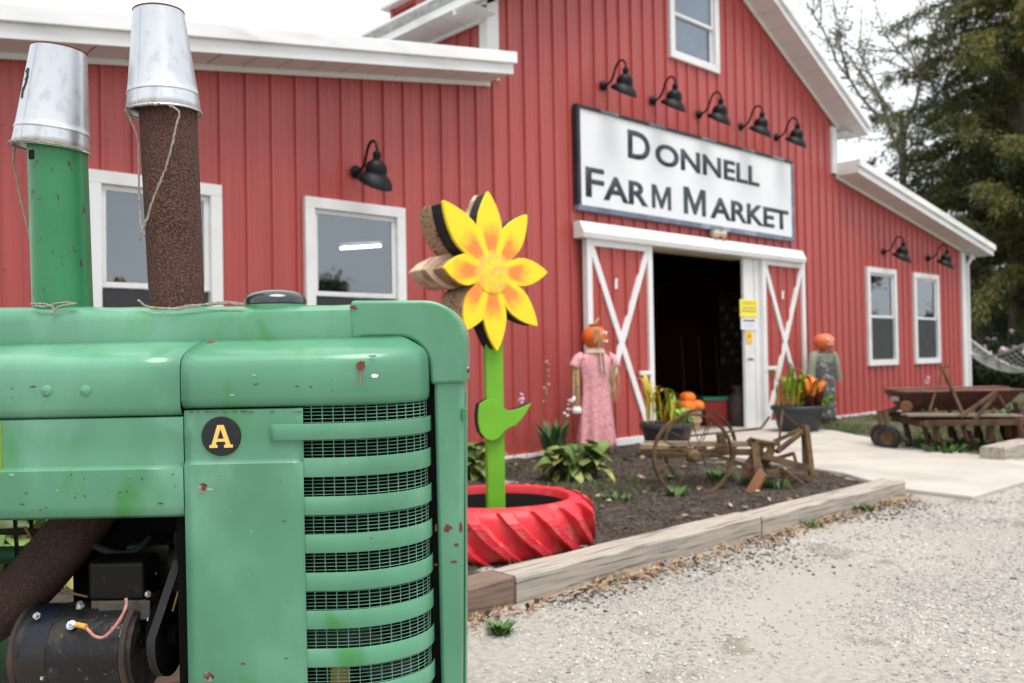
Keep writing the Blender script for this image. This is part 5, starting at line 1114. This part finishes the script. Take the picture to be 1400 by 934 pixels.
# ================================================================== SEED DRILL (right)
DO = Vector((10.55, -2.95, .02)); dax = FA+rad(2)
sd = thing('seed_drill', 'rusty old seed drill with red hopper on the grass by the wall', 'seed drill', DO, rz=dax)
dinv = (Matrix.Translation(DO) @ Matrix.Rotation(dax, 4, 'Z')).inverted()
def DW(x, y, z): return dinv @ W(x, y, z)
dz0 = 9.35
p, q = DW(1246, 537, dz0), DW(1400, 541, dz0); zt_ = p.z; zb_ = DW(1300, 563, dz0).z; y0 = p.y; dep = .52
xa, xb = p.x-.06, q.x+.02
top = [(xa, y0), (xb, y0), (xb, y0+dep), (xa, y0+dep)]; bot = [(xa+.12, y0+.14), (xb-.16, y0+.14), (xb-.16, y0+dep-.14), (xa+.12, y0+dep-.14)]
b = M(); b.add([(x, y, zt_) for x, y in top]+[(x, y, zb_) for x, y in bot], [(0, 1, 5, 4), (1, 2, 6, 5), (2, 3, 7, 6), (3, 0, 4, 7), (4, 5, 6, 7)]); b.build('hopper', RUSTRED, sd, solid=.01)
b = M(); b.box(xa-.015, xb+.015, y0-.015, y0+dep/2, zt_, zt_+.018); b.box(xa-.015, xb+.015, y0+dep/2+.01, y0+dep+.015, zt_+.02, zt_+.035); b.build('hopper_lid', mat('lid_rust', (.15, .07, .05), .8, var=.3, col2=(.09, .04, .028), thr=.55), sd, bevel=.003)
b = M(); v = DW(1226, 538, 9.6); b.box(xa+.005, xa+.012, y0+.18, y0+.36, zt_-.10, zt_-.05); b.build('maker_plate', mat('pale_plate', (.40, .38, .36), .6), sd)
DRUST = mat('dark_drill_rust', (.070, .038, .022), .9, var=.35, scale=9, col2=(.115, .066, .032), thr=.58, scale2=6, soft=.1, bump=.4, bscale=60)
def dbar(n, pts, w, h, m=DRUST):
    b = M()
    for p, q in zip(pts[:-1], pts[1:]): b.bar(DW(*p), DW(*q), w, h)
    return b.build(n, m, sd, bevel=.003)
dbar('footboard', [(1236, 567, 9.2), (1392, 568, 9.15)], .20, .025, mat('grey_board', (.20, .165, .13), .9, var=.25, stretch=(1, 8, 8)))
dbar('frame_bar', [(1262, 579, 9.1), (1405, 577, 9.0)], .05, .06); dbar('frame_bar', [(1215, 566, 9.7), (1395, 572, 9.6)], .05, .06); dbar('frame_bar', [(1222, 572, 9.75), (1262, 580, 9.1)], .05, .06)
dbar('frame_bar', [(1200, 566, 9.7), (1238, 555, 9.6)], .06, .05)
dbar('diagonal_brace', [(1363, 535, 9.2), (1313, 570, 9.05)], .03, .035); dbar('diagonal_brace', [(1361, 540, 9.2), (1333, 574, 9.05)], .03, .035); dbar('diagonal_brace', [(1365, 540, 9.2), (1384, 572, 9.1)], .02, .02)
dbar('lever', [(1290, 506, 9.5), (1316, 566, 9.15)], .03, .03); dbar('lever', [(1288, 506, 9.5), (1271, 562, 9.25)], .02, .02); dbar('lever_grip', [(1284, 503, 9.5), (1298, 501, 9.5)], .03, .02)
b = M(); c = DW(1239, 556, 9.35); b.lathe([(0, -.04), (.05, -.04), (.062, -.02), (.062, .03), (.03, .04), (0, .04)], c, (.4, 1, 0), n=11); b.build('gear_case', mat('ochre_rust', (.17, .075, .028), .85, var=.3), sd)
rn = random.Random(12)
for px, z in ((1238, 9.55), (1262, 9.25), (1281, 9.15), (1300, 9.35), (1316, 9.1), (1338, 9.3), (1357, 9.1), (1378, 9.3), (1394, 9.1)):
    a_ = DW(px+rn.uniform(-3, 3), 560, z+.2); c_ = DW(px, 582, z); e_ = Vector((c_.x+rn.uniform(-.04, .04), c_.y-.05, .10))
    b = M(); b.tube([a_, a_.lerp(c_, .6)+Vector((0, -.04, 0)), c_, e_], [.022, .022, .02, .016], 8); b.bar(c_+Vector((0, .02, .06)), e_+Vector((rn.uniform(-.03, .03), .03, .02)), .065, .03); op = b.build('opener_arm', RUSTRED if rn.random() < .5 else DRUST, sd, smooth=True)
    b = M(); R__ = rn.uniform(.085, .115); b.lathe([(0, -.014), (R__*.94, -.004), (R__, 0), (R__*.94, .004), (0, .014)], (e_.x+.03, e_.y+.03, R__-.01), (1, rn.uniform(-.5, -.1), 0), n=22); b.build('opener_disc', RUSTRED, op, smooth=True)
b = M(); b.bar(DW(1240, 572, 9.42), DW(1396, 573, 9.32), .22, .07); b.build('fertilizer_trough', RUSTRED, sd, bevel=.01)
b = M(); b.tube([DW(1236, 574, 9.5), DW(1398, 577, 9.35)], .03, 10); b.build('axle_tube', RUSTRED, sd)
def dwheel(px, z, R_, w):
    v = DW(px, 600, z); c = Vector((v.x, v.y, R_-.01)); h = w/2
    b = M(); b.lathe([(R_*.55, -h*.7), (R_*.75, -h), (R_*.95, -h*.8), (R_, 0), (R_*.95, h*.8), (R_*.75, h), (R_*.55, h*.7), (R_*.55, -h*.7)], c, (1, .55, 0), n=28); t_ = b.build('wheel', RUBBER, sd, smooth=True)
    b = M(); b.lathe([(0, -.02), (R_*.56, -.03), (R_*.56, .03), (0, .02)], c, (1, .55, 0), n=20); b.build('wheel_disc', RUSTFARM, t_); b = M(); b.bar(c, c+Vector((-.03, 0, .28)), .06, .03); b.build('wheel_fork', mat('ochre_rust2', (.12, .066, .03), .85, var=.3), t_)
dwheel(1206, 9.65, .135, .085); dwheel(1215, 9.45, .135, .085); dwheel(1396, 9.3, .22, .1)

# ================================================================== NETTING / hammock beyond the corner
hm = thing('net_hammock', 'pale net hammock slung low beyond the barn corner', 'hammock', onZ(1370, 520, .02))
HO = hm.location.copy(); A_, B_ = W(1318, 470, 21.0)-HO, W(1440, 468, 17.5)-HO; b = M(); n = 26; m_ = 10; P_ = []
for i in range(n+1):
    t = i/n; c = A_.lerp(B_, t); c.z -= 1.0*4*t*(1-t)*.62; w = .55*math.sin(pi*t)**.6+.04; P_.append([c+Vector((-.35, .6, .25))*(w*(2*j/m_-1))+Vector((0, 0, .18*abs(2*j/m_-1)**2)) for j in range(m_+1)])
for i in range(n+1):
    for j in range(m_):
        b.bar(P_[i][j], P_[i][j+1], .012, .012)
for i in range(n):
    for j in range(m_+1): b.bar(P_[i][j], P_[i+1][j], .012 if 0 < j < m_ else .05, .012 if 0 < j < m_ else .04)
b.build('net', NETM, hm)
for e, gz in ((A_, 0), (B_, 0)): b = M(); b.tube([(e.x, e.y, -.05), (e.x, e.y, e.z+.05)], .05, 8); b.build('hammock_post', OLDWOOD, hm)

# ================================================================== TREES
def quads(name, C_, A1, A2):                # centres and half axes -> diamond shaped leaf faces
    n = len(C_); V = np.empty((n, 4, 3)); V[:, 0] = C_-A1; V[:, 1] = C_+A2; V[:, 2] = C_+A1; V[:, 3] = C_-A2
    return npmesh(name, V.reshape(-1, 3), np.arange(n*4).reshape(-1, 4))
def rdir(n):
    v = NPR.normal(size=(n, 3)); return v/np.linalg.norm(v, axis=1, keepdims=True)
def conifer(label, base, H, R_, seed, dens=1., low=.8):
    rn = random.Random(seed); t = thing('conifer_tree', label, 'tree', base)
    b = M(); tr_ = R_*.06+.08; b.tube([(0, 0, -.3), (.05, 0, H*.12), (0, .06, H*.35), (.05, 0, H*.7), (0, 0, H)], [tr_*1.35, tr_, tr_*.75, tr_*.4, .03], 16); C_, A1, A2 = [], [], []
    z = low
    while z < H*.97:
        f_ = (z-low)/(H-low); nb = rn.randint(4, 6)
        for _ in range(nb):
            a = rn.uniform(0, 2*pi); L_ = R_*(1-f_)**.75*rn.uniform(.65, 1.12)*(.75 if f_ < .06 else 1)+.25; up = rn.uniform(-.10, .55); pts = []
            for k_ in range(7):
                s = k_/6; pts.append(Vector((math.cos(a)*L_*s, math.sin(a)*L_*s, z+L_*(up*s-.36*s*s)+.06*rn.uniform(-1, 1))))
            b.tube(pts, [max(.012, .045*(1-s/7)*(1-f_*.6)) for s in range(7)], 5, cap=False)
            nsp = int(L_*13*dens)
            for _s in range(nsp):
                s = rn.uniform(.06, 1); k_ = min(int(s*6), 5); c = pts[k_].lerp(pts[k_+1], s*6-k_); side = rn.choice((-1, 1)); ln = rn.uniform(.25, .75)*(1-.35*s)
                d = Vector((math.cos(a+side*rn.uniform(.5, 1.2)), math.sin(a+side*rn.uniform(.5, 1.2)), rn.uniform(-1.1, .25))).normalized()
                m_ = int(8+12*rn.random())
                for q in range(m_):
                    e = c+d*(ln*q/m_)+Vector((rn.gauss(0, .07), rn.gauss(0, .07), rn.gauss(0, .07)-.12*(q/m_)**2)); C_.append(e)
                    w = (d+Vector((rn.gauss(0, .5), rn.gauss(0, .5), rn.gauss(0, .5)-.3))).normalized(); A1.append(w*rn.uniform(.055, .105)); sd_ = w.cross(Vector((rn.gauss(0, 1), rn.gauss(0, 1), rn.gauss(0, 1)))).normalized(); A2.append(sd_*rn.uniform(.014, .028))
        z += rn.uniform(.22, .42)*(1 if f_ > .1 else 1.1)
    b.build('trunk', BARK, t, smooth=True)
    o = link('crown', quads('crown', np.array(C_), np.array(A1), np.array(A2)), NEEDLE, t); o['kind'] = 'stuff'; return t
conifer('tall dark spreading conifer beyond the barn corner', (W(1404, 480, 25).x, W(1404, 480, 25).y, 0), 17, 6.0, 3, 1.7, low=2.2)
conifer('second dense conifer behind the tall spreading one', (W(1440, 480, 31).x, W(1440, 480, 31).y, 0), 19, 6.5, 5, 1.0, low=.6)
conifer('smaller conifer deep in the shade behind the barn corner', (W(1345, 480, 38).x, W(1345, 480, 38).y, 0), 12, 4.0, 8, .8, low=.3)
def broadleaf_parts(H, R_, seed, leaf, nleaf, dens_low=.35, levels=4, m=LEAFY, sparse=False):
    rn = random.Random(seed); b = M(); ends = []
    def grow(p, d, L_, r, lv):
        n = 5; pts = [p]; 
        for i in range(n):
            d = (d+Vector((rn.gauss(0, .10), rn.gauss(0, .10), rn.gauss(.03, .06)))).normalized(); pts.append(pts[-1]+d*L_/n)
        b.tube(pts, [r*(1-.45*i/n) for i in range(n+1)], 8 if lv < 2 else 4, cap=False)
        if lv >= 2: ends.extend(pts[1:])
        if lv < levels:
            for _ in range(rn.randint(3, 4) if lv < 3 else 3):
                q = rn.uniform(.45, 1); k_ = min(int(q*n), n-1); a = rn.uniform(0, 2*pi); sp = rn.uniform(.45, .95)
                ref = d.orthogonal().normalized(); nd = (d*math.cos(sp)+(Matrix.Rotation(a, 3, d) @ ref)*math.sin(sp)).normalized()
                grow(pts[k_+1], nd, L_*rn.uniform(.55, .78), r*.55, lv+1)
    grow(Vector((0, 0, -.2)), Vector((0, 0, 1)), H*.42, R_*.06+.05, 0)
    E_ = np.array([tuple(e) for e in ends]); idx = NPR.integers(0, len(E_), nleaf); C_ = E_[idx]+NPR.normal(0, leaf*2.0, (nleaf, 3))
    A1 = rdir(nleaf)*leaf*NPR.uniform(.7, 1.3, (nleaf, 1)); A2 = np.cross(A1, rdir(nleaf)); A2 = A2/np.linalg.norm(A2, axis=1, keepdims=True)*leaf*.45
    return b, quads('crown', C_, A1, A2)
def broadleaf(label, base, H, R_, seed, leaf, nleaf, m=LEAFY, group=None, bark=BARK):
    t = thing('broadleaf_tree', label, 'tree', base, group=group); b, me = broadleaf_parts(H, R_, seed, leaf, nleaf)
    b.build('trunk', bark, t, smooth=True); o = link('crown', me, m, t); o['kind'] = 'stuff'; return t
v = W(1262, 480, 27); broadleaf('thin leafed tree with bare twigs rising behind the lean-to roof', (v.x, v.y, 0), 13.0, 3.0, 21, .05, 9000, LEAFY, bark=TWIGB)
# trees across the lot that the window glass mirrors
bt = broadleaf('rounded tree across the gravel lot, facing the barn', (27, -44, 0), 10, 5, 31, .20, 9000, group='trees across the lot')
for i, (x_, y_) in enumerate(((18, -48), (36, -40), (46, -32), (55, -22), (62, -14), (8, -52), (-6, -50), (70, -30))): o = dup(bt, (x_, y_, 0), rz=i*1.3); s = .75+.08*(i % 4); o.scale = (s, s, s*.85)
# flowering shrubs beyond the corner
def shrub(label, c, R_, h, n, seed, nb, m=BUSHM):
    t = thing('shrub', label, 'shrub', c); d = rdir(n); r = NPR.uniform(.35, 1, (n, 1))**.5; C_ = d*r*np.array([R_, R_, h*.5])+np.array([0, 0, h*.5]); C_[:, 2] = np.maximum(C_[:, 2], .02)
    A1 = rdir(n)*.055; A2 = np.cross(A1, rdir(n)); A2 = A2/np.linalg.norm(A2, axis=1, keepdims=True)*.028; o = link('foliage', quads('foliage', C_, A1, A2), m, t); o['kind'] = 'stuff'
    b = M()
    for i in range(9): a = i*.7; b.tube([(0, 0, -.05), (R_*.3*math.cos(a), R_*.3*math.sin(a), h*.4), (R_*.6*math.cos(a), R_*.6*math.sin(a), h*.8)], [.02, .015, .006], 5)
    b.build('stem', BARK, t); rn = random.Random(seed)
    for i in range(nb):
        a = rn.uniform(0, 2*pi); th = rn.uniform(.2, 1.3); p = (R_*math.sin(th)*math.cos(a), R_*math.sin(th)*math.sin(a), h*.5+h*.5*math.cos(th)); b = M(); r_ = .07; b.lathe([(0, -.02), (r_, 0), (r_*.7, .03), (0, .02)], p, (rn.uniform(-1, 1), rn.uniform(-1, 1), .5), n=8); b.build('blossom', BLOSSOM, t)
for px, z, R_, h, nb, l in ((1345, 23, .9, 1.35, 22, 'flowering shrub with pale pink blossoms beside the barn corner'), (1385, 21.5, .8, 1.1, 16, 'lower flowering shrub behind the net hammock'), (1425, 23, 1.2, 1.7, 8, 'broad dark shrub beneath the tall conifer'), (1362, 29, 1.6, 2.6, 0, 'large leafy shrub in the shade under the conifers')):
    v = W(px, 480, z); shrub(l, (v.x, v.y, 0), R_, h, 5200, px, nb)
v = onZ(1392, 590, .02); blades('leafy_weed', 'light green weeds behind the seed drill', 'weed', (W(1396, 560, 11).x, W(1396, 560, 11).y, .02), 80, .35, .2, .55, .02, WEED, 55, .6)
for px, z, l in ((1258, 9.5, 'green weeds under the seed drill beside its rubber wheel'), (1318, 9.3, 'green weeds under the middle of the seed drill'), (1290, 9.0, 'green weeds at the path edge before the seed drill')):
    v = W(px, 600, z); blades('leafy_weed', l, 'weed', (v.x, v.y, .01), 70, .28, .06, .17, .016, WEED, px, .9)
stalk('single pink flower stalk behind the seed drill hopper', [W(x, y, 12.5) for x, y in ((1262, 560), (1266, 540), (1268, 522), (1269, 515))], 9)

# ================================================================== STUFF: gravel, mulch, grass, debris
ICO = np.array([(0, -1, 1.618), (0, 1, 1.618), (0, -1, -1.618), (0, 1, -1.618), (-1, 1.618, 0), (1, 1.618, 0), (-1, -1.618, 0), (1, -1.618, 0), (-1.618, 0, 1), (-1.618, 0, -1), (1.618, 0, 1), (1.618, 0, -1)])/1.902
ICF = np.array([(0, 1, 8), (0, 10, 1), (0, 8, 6), (0, 6, 7), (0, 7, 10), (1, 4, 8), (1, 5, 4), (1, 10, 5), (2, 11, 3), (2, 3, 9), (2, 9, 6), (2, 6, 7), (2, 7, 11), (3, 5, 11), (3, 4, 5), (3, 9, 4), (4, 9, 8), (5, 10, 11), (6, 8, 9), (7, 11, 10)])
def scatter(P, size, flat):
    n = len(P); V = ICO[None]*(1+NPR.uniform(-.28, .28, (n, 12, 1))); V = V*np.stack([size*NPR.uniform(.75, 1.35, n), size*NPR.uniform(.6, 1.0, n), size*flat], 1)[:, None]
    a = NPR.uniform(0, 2*pi, n); tl = NPR.normal(0, .35, n); c, s = np.cos(a), np.sin(a); ct_, st_ = np.cos(tl), np.sin(tl)
    x, y, z = V[..., 0], V[..., 1], V[..., 2]; y, z = y*ct_[:, None]-z*st_[:, None], y*st_[:, None]+z*ct_[:, None]; x, y = x*c[:, None]-y*s[:, None], x*s[:, None]+y*c[:, None]
    V = np.stack([x, y, z], -1)+P[:, None]; F_ = (ICF[None]+(np.arange(n)*12)[:, None, None]).reshape(-1, 3); return V.reshape(-1, 3), F_
pts = []; sz = []
cand = NPR.uniform((0.8, -7.2), (11, -3.97), (260000, 2)); dist = np.hypot(cand[:, 0], cand[:, 1]+CAM_D); keep = NPR.random(len(cand)) < np.clip((4.3/dist)**2.0, .03, 1)*.58
ang = np.arctan2(cand[:, 1]+CAM_D, cand[:, 0]); keep &= (ang < PHI+rad(4)) & (ang > PHI-rad(33)) & (dist > 2.6)
cand = cand[keep]
cl = np.array([noise.noise(Vector((float(p[0])*.8, float(p[1])*1.6, 4.))) for p in cand])
cand = cand[(NPR.random(len(cand)) < .62+1.3*cl) & np.array([not in_poly(p[0], p[1], PATH) for p in cand])]
cand = cand[~((cand[:, 1] > -3.98) & (cand[:, 0] < 6.6))]
size = .0035+.0060*NPR.random(len(cand))**2.4+.007*(NPR.random(len(cand)) > .988); dist = np.hypot(cand[:, 0], cand[:, 1]+CAM_D); size *= np.clip(dist/4.8, 1, 1.6)
V, F_ = scatter(np.c_[cand, size*.18], size, .6*np.ones(len(cand)))
o = link('gravel', npmesh('gravel', V, F_), STONE); tag(o, 'pale crushed limestone gravel covering the lot', 'gravel', kind='stuff')
# mulch
cand = NPR.uniform((2.0, -3.78), (8.2, -.1), (52000, 2)); cand = cand[[in_poly(p[0], p[1], BED) for p in cand]]; cand = cand[np.hypot(cand[:, 0]-TC.x, cand[:, 1]-TC.y) > .56]
zz = np.array([bedz(float(p[0]), float(p[1])) for p in cand]); size = .004+.012*NPR.random(len(cand))**2.2; V, F_ = scatter(np.c_[cand, zz+.003], size, .35*np.ones(len(cand)))
o = link('mulch', npmesh('mulch', V, F_), CHIP); tag(o, 'dark shredded bark mulch in the planting bed', 'mulch', kind='stuff')
xs_ = NPR.uniform(2.7, 6.4, 3000); wv_ = np.array([max(.012, .13+.26*noise.noise(Vector((float(x)*1.1, 7, 0)))) for x in xs_]); cand = np.c_[xs_, -3.99-np.abs(NPR.normal(0, 1, len(xs_)))*wv_]; size = .003+.009*NPR.random(len(cand))**2.2
V, F_ = scatter(np.c_[cand, size*.25], size, .4*np.ones(len(cand))); o = link('spilled_mulch', npmesh('spilled_mulch', V, F_), CHIP); tag(o, 'dark mulch spilled over the timbers onto the gravel', 'mulch', kind='stuff')
# fallen leaves and dry debris
def litter(name, label, P, m, ln, wd_, zf, kind='stuff', flat=.25):
    n = len(P); a = NPR.uniform(0, 2*pi, n); d = np.c_[np.cos(a), np.sin(a), NPR.normal(0, flat, n)]; s = np.c_[-np.sin(a), np.cos(a), NPR.normal(0, flat, n)]
    C_ = np.c_[P, zf]; L_ = ln*NPR.uniform(.6, 1.4, (n, 1)); o = link(name, quads(name, C_, d*L_, s*wd_*NPR.uniform(.6, 1.4, (n, 1))), m); return tag(o, label, name.replace('_', ' '), kind=kind)
P = NPR.uniform((3.0, -3.7), (7.3, -.3), (150, 2)); P = P[[in_poly(p[0], p[1], BED) for p in P]]
litter('fallen_leaves', 'scattered tan fallen leaves on the dark mulch', P, mat('tan_leaf', (.30, .21, .13), .9, var=.3, island=.4), .035, .018, np.array([bedz(float(p[0]), float(p[1]))+.02 for p in P]))
xs_ = NPR.uniform(1.6, 6.5, 3600); xs_ = xs_[np.array([noise.noise(Vector((float(x)*1.3, 21, 0))) for x in xs_]) > NPR.uniform(-.25, .45, len(xs_))]; w_ = np.array([.10+.10*noise.noise(Vector((float(x)*1.7, 0, 0))) for x in xs_]); P = np.c_[xs_, -3.98-np.abs(NPR.normal(0, 1, len(xs_)))*np.clip(w_, .02, 1)]
litter('dry_grass', 'dry tan grass and leaf litter along the foot of the timbers', P, DRYG, .026, .0022, NPR.uniform(.008, .03, len(P)), flat=.35)
xs_ = NPR.uniform(1.6, 6.5, 420); P = np.c_[xs_, -3.985-np.abs(NPR.normal(0, .07, len(xs_)))]
litter('leaf_litter', 'brown crumpled leaf litter against the timbers', P, mat('brown_leaf', (.22, .125, .07), .9, var=.3, island=.45), .018, .010, NPR.uniform(.008, .022, len(P)), flat=.5)
# grass tufts: lawn by the drill, thin grass in front of the bed hostas and behind the tyre
def grass(name, label, P, zf, h, m):
    n = len(P); zf = np.broadcast_to(zf, n); a = NPR.uniform(0, 2*pi, n); hh = h*NPR.uniform(.5, 1.3, n); V = np.empty((n, 3, 3)); w = .004; V[:, 0] = np.c_[P[:, 0]-w*np.cos(a), P[:, 1]-w*np.sin(a), zf]; V[:, 1] = np.c_[P[:, 0]+w*np.cos(a), P[:, 1]+w*np.sin(a), zf]
    b_ = NPR.normal(0, .5, (n, 2))*hh[:, None]; V[:, 2] = np.c_[P+b_, zf+hh]; o = link(name, npmesh(name, V.reshape(-1, 3), np.arange(n*3).reshape(-1, 3)), m); return tag(o, label, 'grass', kind='stuff')
GR = mat('grass_blade', (.085, .105, .035), .7, var=.25, island=.45)
P = NPR.uniform((9.0, -3.6), (19, -.1), (42000, 2)); P = P[[in_poly(p[0], p[1], LAWNP) for p in P]]; cl = np.array([noise.noise(Vector((float(p[0]), float(p[1]), 9.))) for p in P]); P = P[(cl > -.15)]
grass('grass', 'short patchy grass around the seed drill', P, .01, .07, GR)
P = np.r_[NPR.normal((4.9, -2.1), (.5, .3), (1500, 2)), NPR.normal((2.6, -3.6), (.3, .08), (900, 2)), NPR.normal((6.2, -.9), (.8, .2), (500, 2))]; P = P[(P[:, 1] > -3.76) & (np.hypot(P[:, 0]-TC.x, P[:, 1]-TC.y) > .58)]
grass('bed_grass', 'sparse thin grass growing in the mulch bed', P, np.array([bedz(float(p[0]), float(p[1]))-.004 for p in P]), .055, GR)
